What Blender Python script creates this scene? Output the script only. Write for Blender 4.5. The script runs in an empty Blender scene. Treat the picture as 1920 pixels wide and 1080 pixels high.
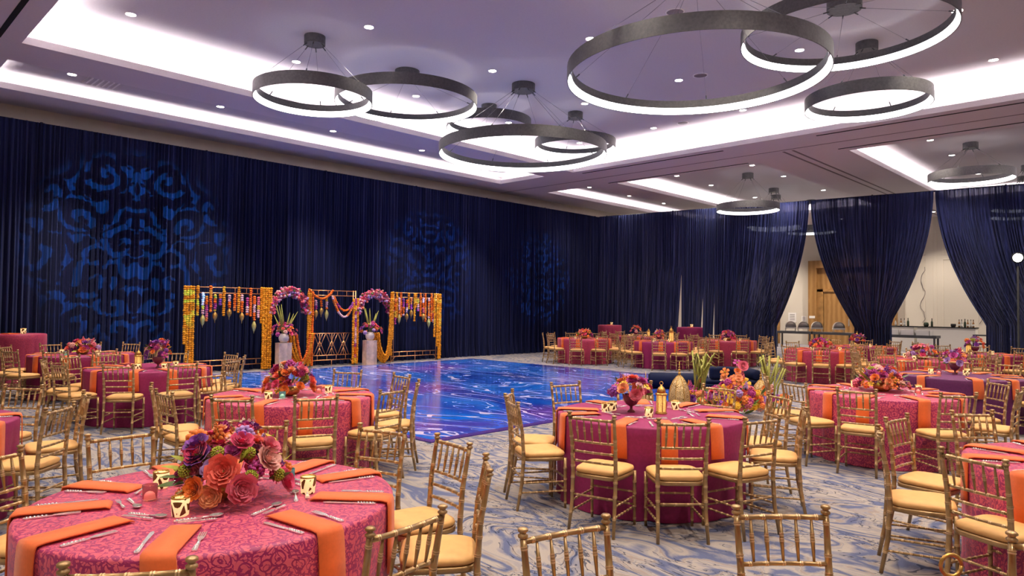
import bpy, math, random
from math import sin, cos, pi, radians, sqrt, atan2, hypot
from mathutils import Vector, Matrix, Euler
random.seed(7)
C = bpy.context.scene.collection
S = bpy.context.scene

# ------------------------------------------------------------------ camera, world, light, exposure
EYE = 1.72
cam_d = bpy.data.cameras.new('camera'); cam = bpy.data.objects.new('camera', cam_d); C.objects.link(cam)
cam_d.sensor_width = 36.0; cam_d.lens = 36.0 * 1295.2 / 1920.0; cam_d.clip_end = 200; cam_d.clip_start = 0.05
_y, _p, _r = radians(-44.111), radians(1.6254), radians(0.6718)
_f = Vector((sin(_y)*cos(_p), cos(_y)*cos(_p), sin(_p))); _rt = Vector((cos(_y), -sin(_y), 0)); _up = _rt.cross(_f)
_rt2 = _rt*cos(_r) + _up*sin(_r); _up2 = -_rt*sin(_r) + _up*cos(_r)
cam.matrix_world = Matrix(((_rt2.x, _up2.x, -_f.x, 0), (_rt2.y, _up2.y, -_f.y, 0), (_rt2.z, _up2.z, -_f.z, EYE), (0, 0, 0, 1)))
S.camera = cam
S.view_settings.view_transform = 'Standard'; S.view_settings.look = 'None'
S.view_settings.gamma = 1.0; S.view_settings.use_curve_mapping = False
S.view_settings.exposure = 0.0
W = bpy.data.worlds.new('world'); S.world = W; W.use_nodes = True
W.node_tree.nodes['Background'].inputs[0].default_value = (0.9, 0.85, 1.0, 1)
W.node_tree.nodes['Background'].inputs[1].default_value = 0.02
P_DOWN = 430.0          # one recessed downlight
P_COVE = 24.0            # cove strip, per metre
E_RING = 3.4            # ring's inner face emits, standing in for hidden LEDs shining on it
P_GOBO = 26000.0
COL_DOWN = (1.0, 0.86, 0.71); COL_COVE = (1.0, 0.90, 0.90)

SOFFIT = 6.1; TRAY = 6.7; SHALLOW = 6.42; FARTRAY = 6.5
# trays: x0, x1, y0, y1, ceiling height, sides that carry a cove strip
TRAYS = [(-14.05, 2.6, 2.5, 17.25, TRAY), (-17.3, -15.2, 2.5, 17.2, SHALLOW),
         (-17.25, -15.3, 19.65, 31.2, SHALLOW), (-14.1, -8.95, 19.75, 31.2, FARTRAY), (-6.44, -1.4, 19.75, 31.2, FARTRAY)]
def area(name, loc, sx, sy, power, col, rot):
    l = bpy.data.lights.new(name, 'AREA'); l.shape = 'RECTANGLE'; l.size = sx; l.size_y = sy; l.energy = power; l.color = col
    o = bpy.data.objects.new(name, l); o.location = loc; o.rotation_euler = rot; C.objects.link(o); return o
for (x0, x1, y0, y1, zc) in TRAYS:
    z = SOFFIT + 0.06; g = 0.17; w = 0.07; k = P_COVE * (1.0 if zc > 6.55 else 0.8 if zc > 6.45 else 0.45)
    t = radians(12)
    area('cove_strip', (x0-g, (y0+y1)/2, z), w, y1-y0, k*(y1-y0), COL_COVE, (pi, t, 0))
    area('cove_strip', (x1+g, (y0+y1)/2, z), w, y1-y0, k*(y1-y0), COL_COVE, (pi, -t, 0))
    area('cove_strip', ((x0+x1)/2, y0-g, z), x1-x0, w, k*(x1-x0), COL_COVE, (pi-t, 0, 0))
    area('cove_strip', ((x0+x1)/2, y1+g, z), x1-x0, w, k*(x1-x0), COL_COVE, (pi+t, 0, 0))

# ------------------------------------------------------------------ materials
def nodes_of(name):
    m = bpy.data.materials.new(name); m.use_nodes = True
    nt = m.node_tree; b = nt.nodes['Principled BSDF']
    return m, nt, b
def N(nt, typ, **kw):
    n = nt.nodes.new(typ)
    for k, v in kw.items():
        if k.startswith('i_'):
            key = k[2:]; key = int(key) if key.isdigit() else key
            n.inputs[key].default_value = v
        else: setattr(n, k, v)
    return n
def LK(nt, a, b): nt.links.new(a, b)
def mat(name, col, rough=0.6, metal=0.0, noise=0.0, nscale=8.0, bump=0.0, bscale=60.0, sheen=0.0, emit=None, estr=0.0, coat=0.0, spec=None):
    m, nt, b = nodes_of(name)
    b.inputs['Base Color'].default_value = (*col, 1); b.inputs['Roughness'].default_value = rough; b.inputs['Metallic'].default_value = metal
    if spec is not None: b.inputs['Specular IOR Level'].default_value = spec
    tc = N(nt, 'ShaderNodeTexCoord')
    if noise:
        nz = N(nt, 'ShaderNodeTexNoise', i_Scale=nscale, i_Detail=4.0); LK(nt, tc.outputs['Object'], nz.inputs['Vector'])
        rp = N(nt, 'ShaderNodeValToRGB')
        rp.color_ramp.elements[0].position = 0.3; rp.color_ramp.elements[1].position = 0.7
        rp.color_ramp.elements[0].color = (*[max(0, c*(1-noise)) for c in col], 1); rp.color_ramp.elements[1].color = (*[min(1, c*(1+noise)) for c in col], 1)
        LK(nt, nz.outputs['Fac'], rp.inputs['Fac']); LK(nt, rp.outputs['Color'], b.inputs['Base Color'])
    if bump:
        n2 = N(nt, 'ShaderNodeTexNoise', i_Scale=bscale, i_Detail=3.0); LK(nt, tc.outputs['Object'], n2.inputs['Vector'])
        bp = N(nt, 'ShaderNodeBump', i_Strength=bump, i_Distance=0.01); LK(nt, n2.outputs['Fac'], bp.inputs['Height']); LK(nt, bp.outputs['Normal'], b.inputs['Normal'])
    if sheen: b.inputs['Sheen Weight'].default_value = sheen
    if coat: b.inputs['Coat Weight'].default_value = coat
    if emit: b.inputs['Emission Color'].default_value = (*emit, 1); b.inputs['Emission Strength'].default_value = estr
    return m
def ramp(nt, stops, interp='LINEAR'):
    r = N(nt, 'ShaderNodeValToRGB'); cr = r.color_ramp; cr.interpolation = interp
    while len(cr.elements) < len(stops): cr.elements.new(0.5)
    for e, (p, c) in zip(cr.elements, stops): e.position = p; e.color = (*c, 1)
    return r
def mth(nt, op, a, b=None, c=None):
    n = N(nt, 'ShaderNodeMath', operation=op)
    for i, v in enumerate((a, b, c)):
        if v is None: continue
        if isinstance(v, (int, float)): n.inputs[i].default_value = v
        else: LK(nt, v, n.inputs[i])
    return n.outputs[0]
def mixc(nt, fac, a, b):
    n = N(nt, 'ShaderNodeMix', data_type='RGBA')
    if isinstance(fac, (int, float)): n.inputs[0].default_value = fac
    else: LK(nt, fac, n.inputs[0])
    for i, v in ((6, a), (7, b)):
        if isinstance(v, tuple): n.inputs[i].default_value = (*v, 1)
        else: LK(nt, v, n.inputs[i])
    return n.outputs[2]

M = {}
def ceil_mat(name, col):
    m = mat(name, col, 0.9, noise=0.03, nscale=30, spec=0.2); return m
M['ceiling'] = ceil_mat('ceiling_paint', (0.55, 0.52, 0.54))
M['soffit'] = ceil_mat('soffit_paint', (0.62, 0.575, 0.595))
M['wall'] = mat('beige_wall', (0.72, 0.66, 0.57), 0.85, noise=0.04, nscale=3)
M['wallpanel'] = mat('wall_panel', (0.66, 0.61, 0.53), 0.85, noise=0.03, nscale=40, bump=0.1, bscale=120)
M['black'] = mat('black_slot', (0.006, 0.006, 0.007), 0.8)
M['track'] = mat('track_grey', (0.20, 0.17, 0.18), 0.7)
M['wood'] = mat('honey_wood', (0.36, 0.19, 0.06), 0.5, noise=0.25, nscale=5)
M['darkring'] = mat('dark_brushed_metal', (0.105, 0.105, 0.11), 0.5, 0.6, noise=0.18, nscale=25)
M['wire'] = mat('steel_wire', (0.25, 0.25, 0.27), 0.4, 0.8)
M['ringglow'] = mat('ring_inner_face_glow', (0.9, 0.9, 0.9), 0.5, emit=(1.0, 0.97, 0.98), estr=E_RING)
M['lamp'] = mat('downlight_lens', (1, 1, 1), 0.5, emit=(1.0, 0.92, 0.85), estr=40)
M['whiteplastic'] = mat('white_plastic', (0.75, 0.72, 0.72), 0.5)
M['whitedim'] = mat('vent_grey', (0.5, 0.47, 0.47), 0.6)
M['white'] = mat('white_panel', (0.90, 0.87, 0.80), 0.6)
M['paper'] = mat('white_paper', (0.82, 0.80, 0.78), 0.7)
M['steel'] = mat('polished_steel', (0.75, 0.73, 0.70), 0.3, 0.9)
M['darktable'] = mat('charcoal_table', (0.06, 0.06, 0.07), 0.5)
M['silver'] = mat('cutlery_silver', (0.95, 0.93, 0.92), 0.25, 0.7)
M['copper'] = mat('rose_gold_tube', (0.72, 0.36, 0.16), 0.32, 0.8)
M['marble'] = mat('travertine', (0.72, 0.53, 0.42), 0.5, noise=0.2, nscale=9)
M['ceramic'] = mat('stone_white_vase', (0.66, 0.58, 0.54), 0.55, noise=0.12, nscale=20)
M['navyvelvet'] = mat('navy_velvet', (0.0018, 0.006, 0.036), 0.75, sheen=0.02, spec=0.2)
M['glassdark'] = mat('bottle_glass', (0.03, 0.05, 0.03), 0.1, coat=0.5)
M['glassamber'] = mat('amber_bottle', (0.28, 0.12, 0.03), 0.1, coat=0.5)
M['glassclear'] = mat('clear_bottle', (0.45, 0.45, 0.43), 0.1, coat=0.5)
M['wax'] = mat('candle_wax', (0.9, 0.82, 0.65), 0.6, emit=(1, 0.75, 0.35), estr=0.5)  # faint emission painted into the wax as flame glow
M['flame'] = mat('candle_flame', (1, 0.8, 0.4), 0.5, emit=(1, 0.72, 0.32), estr=14)

def wood_panel():
    m, nt, b = nodes_of('portal_wood'); tc = N(nt, 'ShaderNodeTexCoord')
    w = N(nt, 'ShaderNodeTexWave', i_Scale=1.2, i_Distortion=4.0, i_Detail=3.0); LK(nt, tc.outputs['Object'], w.inputs['Vector'])
    r = ramp(nt, [(0.0, (0.30, 0.15, 0.045)), (1.0, (0.42, 0.23, 0.08))]); LK(nt, w.outputs['Fac'], r.inputs['Fac'])
    LK(nt, r.outputs['Color'], b.inputs['Base Color']); b.inputs['Roughness'].default_value = 0.45
    return m
M['portal'] = wood_panel()

def gold_chair():
    m, nt, b = nodes_of('antique_gold_paint'); tc = N(nt, 'ShaderNodeTexCoord')
    nz = N(nt, 'ShaderNodeTexNoise', i_Scale=14.0, i_Detail=5.0); LK(nt, tc.outputs['Object'], nz.inputs['Vector'])
    r = ramp(nt, [(0.3, (0.34, 0.205, 0.075)), (0.7, (0.50, 0.325, 0.14))]); LK(nt, nz.outputs['Fac'], r.inputs['Fac'])
    LK(nt, r.outputs['Color'], b.inputs['Base Color']); b.inputs['Metallic'].default_value = 0.55; b.inputs['Roughness'].default_value = 0.33
    b.inputs['Coat Weight'].default_value = 0.5; b.inputs['Coat Roughness'].default_value = 0.12
    return m
M['chair'] = gold_chair()
M['chairring'] = mat('bright_gold_ring', (0.72, 0.50, 0.26), 0.3, 0.5, coat=0.4)
M['cushion'] = mat('ivory_cushion', (0.76, 0.43, 0.145), 0.6, noise=0.06, nscale=20, bump=0.08, bscale=300)
M['goldlantern'] = mat('brass_lantern', (0.62, 0.36, 0.09), 0.35, 0.75, noise=0.2, nscale=60)

def pierced(name, glow, scale):
    m, nt, b = nodes_of(name); tc = N(nt, 'ShaderNodeTexCoord')
    v = N(nt, 'ShaderNodeTexVoronoi', i_Scale=scale); LK(nt, tc.outputs['Object'], v.inputs['Vector'])
    d = v.outputs['Distance']
    ring = mth(nt, 'SINE', mth(nt, 'MULTIPLY', d, 26.0))
    hole = mth(nt, 'GREATER_THAN', ring, 0.45)
    col = mixc(nt, hole, (0.80, 0.58, 0.29), (0.25, 0.14, 0.04)); LK(nt, col, b.inputs['Base Color'])
    b.inputs['Metallic'].default_value = 0.55; b.inputs['Roughness'].default_value = 0.4
    bp = N(nt, 'ShaderNodeBump', i_Strength=0.5, i_Distance=0.004); LK(nt, ring, bp.inputs['Height']); LK(nt, bp.outputs['Normal'], b.inputs['Normal'])
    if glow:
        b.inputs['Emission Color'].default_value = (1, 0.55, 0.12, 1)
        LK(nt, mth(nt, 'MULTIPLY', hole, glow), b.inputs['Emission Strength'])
    return m
M['pierced'] = pierced('pierced_gold', 0.0, 14.0)
M['piercedglow'] = pierced('pierced_gold_painted_glow', 2.2, 34.0)  # candlelight painted as emission in the holes; no candle inside

def votive_mat(name, base, leaf, glow):
    m, nt, b = nodes_of(name); tc = N(nt, 'ShaderNodeTexCoord')
    mp = N(nt, 'ShaderNodeMapping'); mp.inputs['Scale'].default_value = (1, 1, 0.7); mp.inputs['Rotation'].default_value = (0.5, 0.3, 0.2)
    LK(nt, tc.outputs['Object'], mp.inputs['Vector'])
    v = N(nt, 'ShaderNodeTexVoronoi', i_Scale=30.0, feature='DISTANCE_TO_EDGE'); LK(nt, mp.outputs['Vector'], v.inputs['Vector'])
    leafm = mth(nt, 'GREATER_THAN', v.outputs['Distance'], 0.145)
    LK(nt, mixc(nt, leafm, base, leaf), b.inputs['Base Color']); b.inputs['Roughness'].default_value = 0.15
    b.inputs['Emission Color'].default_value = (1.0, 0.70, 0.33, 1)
    LK(nt, mth(nt, 'MULTIPLY', mth(nt, 'SUBTRACT', 1.0, leafm), glow), b.inputs['Emission Strength'])  # glass between the leaves emits by itself, candlelight painted in
    return m
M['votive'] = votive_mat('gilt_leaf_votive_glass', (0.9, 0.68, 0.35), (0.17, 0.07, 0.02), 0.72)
def tint_glass(name, col, glow):
    m, nt, b = nodes_of(name); b.inputs['Base Color'].default_value = (*col, 1); b.inputs['Roughness'].default_value = 0.05
    b.inputs['Transmission Weight'].default_value = 0.85; b.inputs['IOR'].default_value = 1.3
    return m
M['blueglass'] = tint_glass('blue_votive_glass', (0.35, 0.75, 0.85), 0); M['pinkglass'] = tint_glass('pink_votive_glass', (0.95, 0.35, 0.45), 0)

def carpet():
    m, nt, b = nodes_of('swirl_carpet'); tc = N(nt, 'ShaderNodeTexCoord')
    # flowing bands: coordinates bent by low noise, stretched along the room diagonal, then contoured
    mp = N(nt, 'ShaderNodeMapping'); mp.inputs['Rotation'].default_value = (0, 0, radians(-44)); mp.inputs['Scale'].default_value = (0.62, 1.25, 1)
    LK(nt, tc.outputs['Object'], mp.inputs['Vector'])
    n1 = N(nt, 'ShaderNodeTexNoise', i_Scale=0.9, i_Detail=1.5); LK(nt, mp.outputs['Vector'], n1.inputs['Vector'])
    sub = N(nt, 'ShaderNodeVectorMath', operation='SUBTRACT'); LK(nt, n1.outputs['Color'], sub.inputs[0]); sub.inputs[1].default_value = (.5, .5, .5)
    scl = N(nt, 'ShaderNodeVectorMath', operation='SCALE'); scl.inputs['Scale'].default_value = 2.5; LK(nt, sub.outputs[0], scl.inputs[0])
    add = N(nt, 'ShaderNodeVectorMath', operation='ADD'); LK(nt, mp.outputs['Vector'], add.inputs[0]); LK(nt, scl.outputs[0], add.inputs[1])
    n2 = N(nt, 'ShaderNodeTexNoise', i_Scale=1.25, i_Detail=2.5, i_Roughness=0.5); LK(nt, add.outputs[0], n2.inputs['Vector'])
    band = mth(nt, 'FRACT', mth(nt, 'MULTIPLY', n2.outputs['Fac'], 9.0))
    fine = N(nt, 'ShaderNodeTexNoise', i_Scale=9.0, i_Detail=6.0, i_Roughness=0.65); LK(nt, add.outputs[0], fine.inputs['Vector'])
    bandj = mth(nt, 'ADD', band, mth(nt, 'MULTIPLY', mth(nt, 'SUBTRACT', fine.outputs['Fac'], 0.5), 0.75))
    cream = (0.345, 0.305, 0.275); pale = (0.27, 0.25, 0.255); blue = (0.105, 0.122, 0.21); mid = (0.18, 0.18, 0.235); dark = (0.022, 0.03, 0.065); tan = (0.27, 0.22, 0.195)
    r = ramp(nt, [(0.0, cream), (0.16, cream), (0.24, pale), (0.36, mid), (0.44, blue), (0.58, blue), (0.63, mid), (0.70, pale), (0.78, tan), (0.86, cream), (0.95, pale)])
    LK(nt, bandj, r.inputs['Fac'])
    # thin dark pen strokes along the same flow
    n3 = N(nt, 'ShaderNodeTexNoise', i_Scale=2.6, i_Detail=4.0, i_Roughness=0.6); LK(nt, add.outputs[0], n3.inputs['Vector'])
    st = mth(nt, 'ABSOLUTE', mth(nt, 'SUBTRACT', mth(nt, 'FRACT', mth(nt, 'MULTIPLY', n3.outputs['Fac'], 9.0)), 0.5))
    n4 = N(nt, 'ShaderNodeTexNoise', i_Scale=1.3, i_Detail=2.0); LK(nt, mp.outputs['Vector'], n4.inputs['Vector'])
    ln = mth(nt, 'MULTIPLY', mth(nt, 'LESS_THAN', st, 0.07), mth(nt, 'GREATER_THAN', n4.outputs['Fac'], 0.49))
    c = mixc(nt, mth(nt, 'MULTIPLY', ln, 0.8), r.outputs['Color'], dark)
    LK(nt, c, b.inputs['Base Color']); b.inputs['Roughness'].default_value = 0.95; b.inputs['Specular IOR Level'].default_value = 0.1
    fb = N(nt, 'ShaderNodeTexNoise', i_Scale=160.0, i_Detail=2.0); LK(nt, tc.outputs['Object'], fb.inputs['Vector'])
    bp = N(nt, 'ShaderNodeBump', i_Strength=0.25, i_Distance=0.01); LK(nt, fb.outputs['Fac'], bp.inputs['Height']); LK(nt, bp.outputs['Normal'], b.inputs['Normal'])
    return m
M['carpet'] = carpet()

def dance():
    m, nt, b = nodes_of('printed_vinyl_marble'); tc = N(nt, 'ShaderNodeTexCoord')
    o = tc.outputs['Object']
    mp = N(nt, 'ShaderNodeMapping'); mp.inputs['Rotation'].default_value = (0, 0, radians(-46)); mp.inputs['Scale'].default_value = (0.45, 1.0, 1); LK(nt, o, mp.inputs['Vector'])
    n1 = N(nt, 'ShaderNodeTexNoise', i_Scale=0.35, i_Detail=2.0); LK(nt, mp.outputs['Vector'], n1.inputs['Vector'])
    sub = N(nt, 'ShaderNodeVectorMath', operation='SUBTRACT'); LK(nt, n1.outputs['Color'], sub.inputs[0]); sub.inputs[1].default_value = (.5, .5, .5)
    scl = N(nt, 'ShaderNodeVectorMath', operation='SCALE'); scl.inputs['Scale'].default_value = 3.0; LK(nt, sub.outputs[0], scl.inputs[0])
    add = N(nt, 'ShaderNodeVectorMath', operation='ADD'); LK(nt, mp.outputs['Vector'], add.inputs[0]); LK(nt, scl.outputs[0], add.inputs[1])
    n2 = N(nt, 'ShaderNodeTexNoise', i_Scale=0.9, i_Detail=4.0, i_Roughness=0.6); LK(nt, add.outputs[0], n2.inputs['Vector'])
    r = ramp(nt, [(0.30, (0.003, 0.012, 0.20)), (0.42, (0.006, 0.045, 0.40)), (0.53, (0.008, 0.14, 0.66)), (0.64, (0.010, 0.06, 0.46)), (0.8, (0.06, 0.03, 0.32))])
    LK(nt, n2.outputs['Fac'], r.inputs['Fac'])
    np_ = N(nt, 'ShaderNodeTexNoise', i_Scale=0.28, i_Detail=1.0); LK(nt, o, np_.inputs['Vector'])
    pm = N(nt, 'ShaderNodeMapRange', i_1=0.56, i_2=0.70); LK(nt, np_.outputs['Fac'], pm.inputs[0])
    c = mixc(nt, mth(nt, 'MULTIPLY', pm.outputs[0], 0.8), r.outputs['Color'], (0.15, 0.04, 0.36))
    n3 = N(nt, 'ShaderNodeTexNoise', i_Scale=0.62, i_Detail=3.0, i_Roughness=0.5); LK(nt, add.outputs[0], n3.inputs['Vector'])
    st = mth(nt, 'ABSOLUTE', mth(nt, 'SUBTRACT', mth(nt, 'FRACT', mth(nt, 'MULTIPLY', n3.outputs['Fac'], 9.0)), 0.5))
    brk = N(nt, 'ShaderNodeTexNoise', i_Scale=1.4, i_Detail=2.0); LK(nt, o, brk.inputs['Vector'])
    wid = mth(nt, 'MULTIPLY', mth(nt, 'SUBTRACT', brk.outputs['Fac'], 0.26), 0.16)
    vein = mth(nt, 'LESS_THAN', st, wid)
    c = mixc(nt, mth(nt, 'MULTIPLY', vein, 0.85), c, (0.74, 0.66, 0.86))
    n6 = N(nt, 'ShaderNodeTexNoise', i_Scale=0.8, i_Detail=4.0, i_Roughness=0.55); ofs = N(nt, 'ShaderNodeVectorMath', operation='ADD'); ofs.inputs[1].default_value = (13.1, 4.2, 2.0); LK(nt, add.outputs[0], ofs.inputs[0]); LK(nt, ofs.outputs[0], n6.inputs['Vector'])
    st6 = mth(nt, 'ABSOLUTE', mth(nt, 'SUBTRACT', mth(nt, 'FRACT', mth(nt, 'MULTIPLY', n6.outputs['Fac'], 10.0)), 0.5))
    vein6 = mth(nt, 'LESS_THAN', st6, mth(nt, 'MULTIPLY', mth(nt, 'SUBTRACT', brk.outputs['Fac'], 0.32), 0.10))
    c = mixc(nt, mth(nt, 'MULTIPLY', vein6, 0.7), c, (0.58, 0.58, 0.85))
    # fine strokes
    n5 = N(nt, 'ShaderNodeTexNoise', i_Scale=5.0, i_Detail=4.0); LK(nt, add.outputs[0], n5.inputs['Vector'])
    s5 = mth(nt, 'GREATER_THAN', n5.outputs['Fac'], 0.62)
    c = mixc(nt, mth(nt, 'MULTIPLY', s5, 0.28), c, (0.12, 0.24, 0.62))
    # purple border
    sp = N(nt, 'ShaderNodeSeparateXYZ'); LK(nt, o, sp.inputs[0])
    e = mth(nt, 'MAXIMUM', mth(nt, 'ABSOLUTE', sp.outputs['X']), mth(nt, 'ABSOLUTE', sp.outputs['Y']))
    c = mixc(nt, mth(nt, 'GREATER_THAN', e, 4.90), c, (0.085, 0.04, 0.26))
    LK(nt, c, b.inputs['Base Color']); b.inputs['Roughness'].default_value = 0.16
    b.inputs['Coat Weight'].default_value = 0.15; b.inputs['Coat Roughness'].default_value = 0.06; b.inputs['Specular IOR Level'].default_value = 0.35
    return m
M['dance'] = dance()

def plain_cloth(name, col, col2):
    m, nt, b = nodes_of(name); tc = N(nt, 'ShaderNodeTexCoord')
    nz = N(nt, 'ShaderNodeTexNoise', i_Scale=40.0, i_Detail=6.0); LK(nt, tc.outputs['Object'], nz.inputs['Vector'])
    r = ramp(nt, [(0.35, col), (0.65, col2)]); LK(nt, nz.outputs['Fac'], r.inputs['Fac']); LK(nt, r.outputs['Color'], b.inputs['Base Color'])
    b.inputs['Roughness'].default_value = 0.65; b.inputs['Sheen Weight'].default_value = 0.05; b.inputs['Sheen Tint'].default_value = (1, 0.35, 0.6, 1)
    n2 = N(nt, 'ShaderNodeTexNoise', i_Scale=400.0); LK(nt, tc.outputs['Object'], n2.inputs['Vector'])
    bp = N(nt, 'ShaderNodeBump', i_Strength=0.12, i_Distance=0.004); LK(nt, n2.outputs['Fac'], bp.inputs['Height']); LK(nt, bp.outputs['Normal'], b.inputs['Normal'])
    return m
def damask(name, ground, scroll, s=1.0):
    m, nt, b = nodes_of(name); tc = N(nt, 'ShaderNodeTexCoord')
    n1 = N(nt, 'ShaderNodeTexNoise', i_Scale=9.0*s, i_Detail=1.0); LK(nt, tc.outputs['Object'], n1.inputs['Vector'])
    sub = N(nt, 'ShaderNodeVectorMath', operation='SUBTRACT'); LK(nt, n1.outputs['Color'], sub.inputs[0]); sub.inputs[1].default_value = (.5, .5, .5)
    scl = N(nt, 'ShaderNodeVectorMath', operation='SCALE'); scl.inputs['Scale'].default_value = 0.06/s; LK(nt, sub.outputs[0], scl.inputs[0])
    add = N(nt, 'ShaderNodeVectorMath', operation='ADD'); LK(nt, tc.outputs['Object'], add.inputs[0]); LK(nt, scl.outputs[0], add.inputs[1])
    v = N(nt, 'ShaderNodeTexVoronoi', i_Scale=15.0*s); LK(nt, add.outputs[0], v.inputs['Vector'])
    curl = mth(nt, 'SINE', mth(nt, 'MULTIPLY', v.outputs['Distance'], 19.0))
    n2 = N(nt, 'ShaderNodeTexNoise', i_Scale=30.0*s, i_Detail=2.0); LK(nt, add.outputs[0], n2.inputs['Vector'])
    ver = mth(nt, 'LESS_THAN', mth(nt, 'ABSOLUTE', mth(nt, 'SUBTRACT', n2.outputs['Fac'], 0.5)), 0.035)
    f = mth(nt, 'MAXIMUM', mth(nt, 'GREATER_THAN', curl, 0.62), ver)
    LK(nt, mixc(nt, f, ground, scroll), b.inputs['Base Color'])
    LK(nt, mth(nt, 'ADD', mth(nt, 'MULTIPLY', f, -0.15), 0.6), b.inputs['Roughness'])
    b.inputs['Sheen Weight'].default_value = 0.35; b.inputs['Sheen Tint'].default_value = (1, 0.4, 0.5, 1)
    return m
M['plum'] = plain_cloth('plum_linen', (0.245, 0.006, 0.080), (0.305, 0.010, 0.11))
M['purple'] = plain_cloth('purple_linen', (0.095, 0.007, 0.075), (0.125, 0.011, 0.098))
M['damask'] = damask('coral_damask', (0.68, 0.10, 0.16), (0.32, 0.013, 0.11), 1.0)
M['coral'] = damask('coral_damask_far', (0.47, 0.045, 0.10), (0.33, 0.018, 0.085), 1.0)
M['napkin'] = mat('orange_napkin', (0.82, 0.155, 0.03), 0.7, noise=0.05, nscale=60, bump=0.1, bscale=500, sheen=0.15)

def drape_mat(name, col, alpha):
    m, nt, b = nodes_of(name); b.inputs['Base Color'].default_value = (*col, 1); b.inputs['Roughness'].default_value = 0.75
    b.inputs['Sheen Weight'].default_value = 0.12; b.inputs['Sheen Tint'].default_value = (0.4, 0.5, 1, 1); b.inputs['Specular IOR Level'].default_value = 0.15
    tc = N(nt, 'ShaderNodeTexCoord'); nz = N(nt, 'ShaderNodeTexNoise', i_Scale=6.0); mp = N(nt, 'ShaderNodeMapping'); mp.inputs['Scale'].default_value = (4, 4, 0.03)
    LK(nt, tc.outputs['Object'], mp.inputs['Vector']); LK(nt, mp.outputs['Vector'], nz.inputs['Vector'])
    r = ramp(nt, [(0.32, tuple(c*0.45 for c in col)), (0.68, tuple(c*1.75 for c in col))]); LK(nt, nz.outputs['Fac'], r.inputs['Fac']); LK(nt, r.outputs['Color'], b.inputs['Base Color'])  # vertical light and dark streaks paint fold shading into the cloth colour
    if alpha < 1:
        out = nt.nodes['Material Output']; tr = N(nt, 'ShaderNodeBsdfTransparent'); mx = N(nt, 'ShaderNodeMixShader'); rpa = N(nt, 'ShaderNodeMapRange', i_1=0.42, i_2=0.68, i_3=1.0, i_4=1-(1-alpha)*2.6); LK(nt, nz.outputs['Fac'], rpa.inputs[0]); LK(nt, rpa.outputs[0], mx.inputs[0])
        tr.inputs[0].default_value = (0.75, 0.8, 1.0, 1)
        LK(nt, tr.outputs[0], mx.inputs[1]); LK(nt, b.outputs[0], mx.inputs[2]); LK(nt, mx.outputs[0], out.inputs['Surface'])
    return m
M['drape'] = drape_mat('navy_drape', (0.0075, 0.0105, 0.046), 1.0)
M['sheer'] = drape_mat('navy_sheer', (0.0125, 0.0175, 0.074), 0.978)

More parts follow.
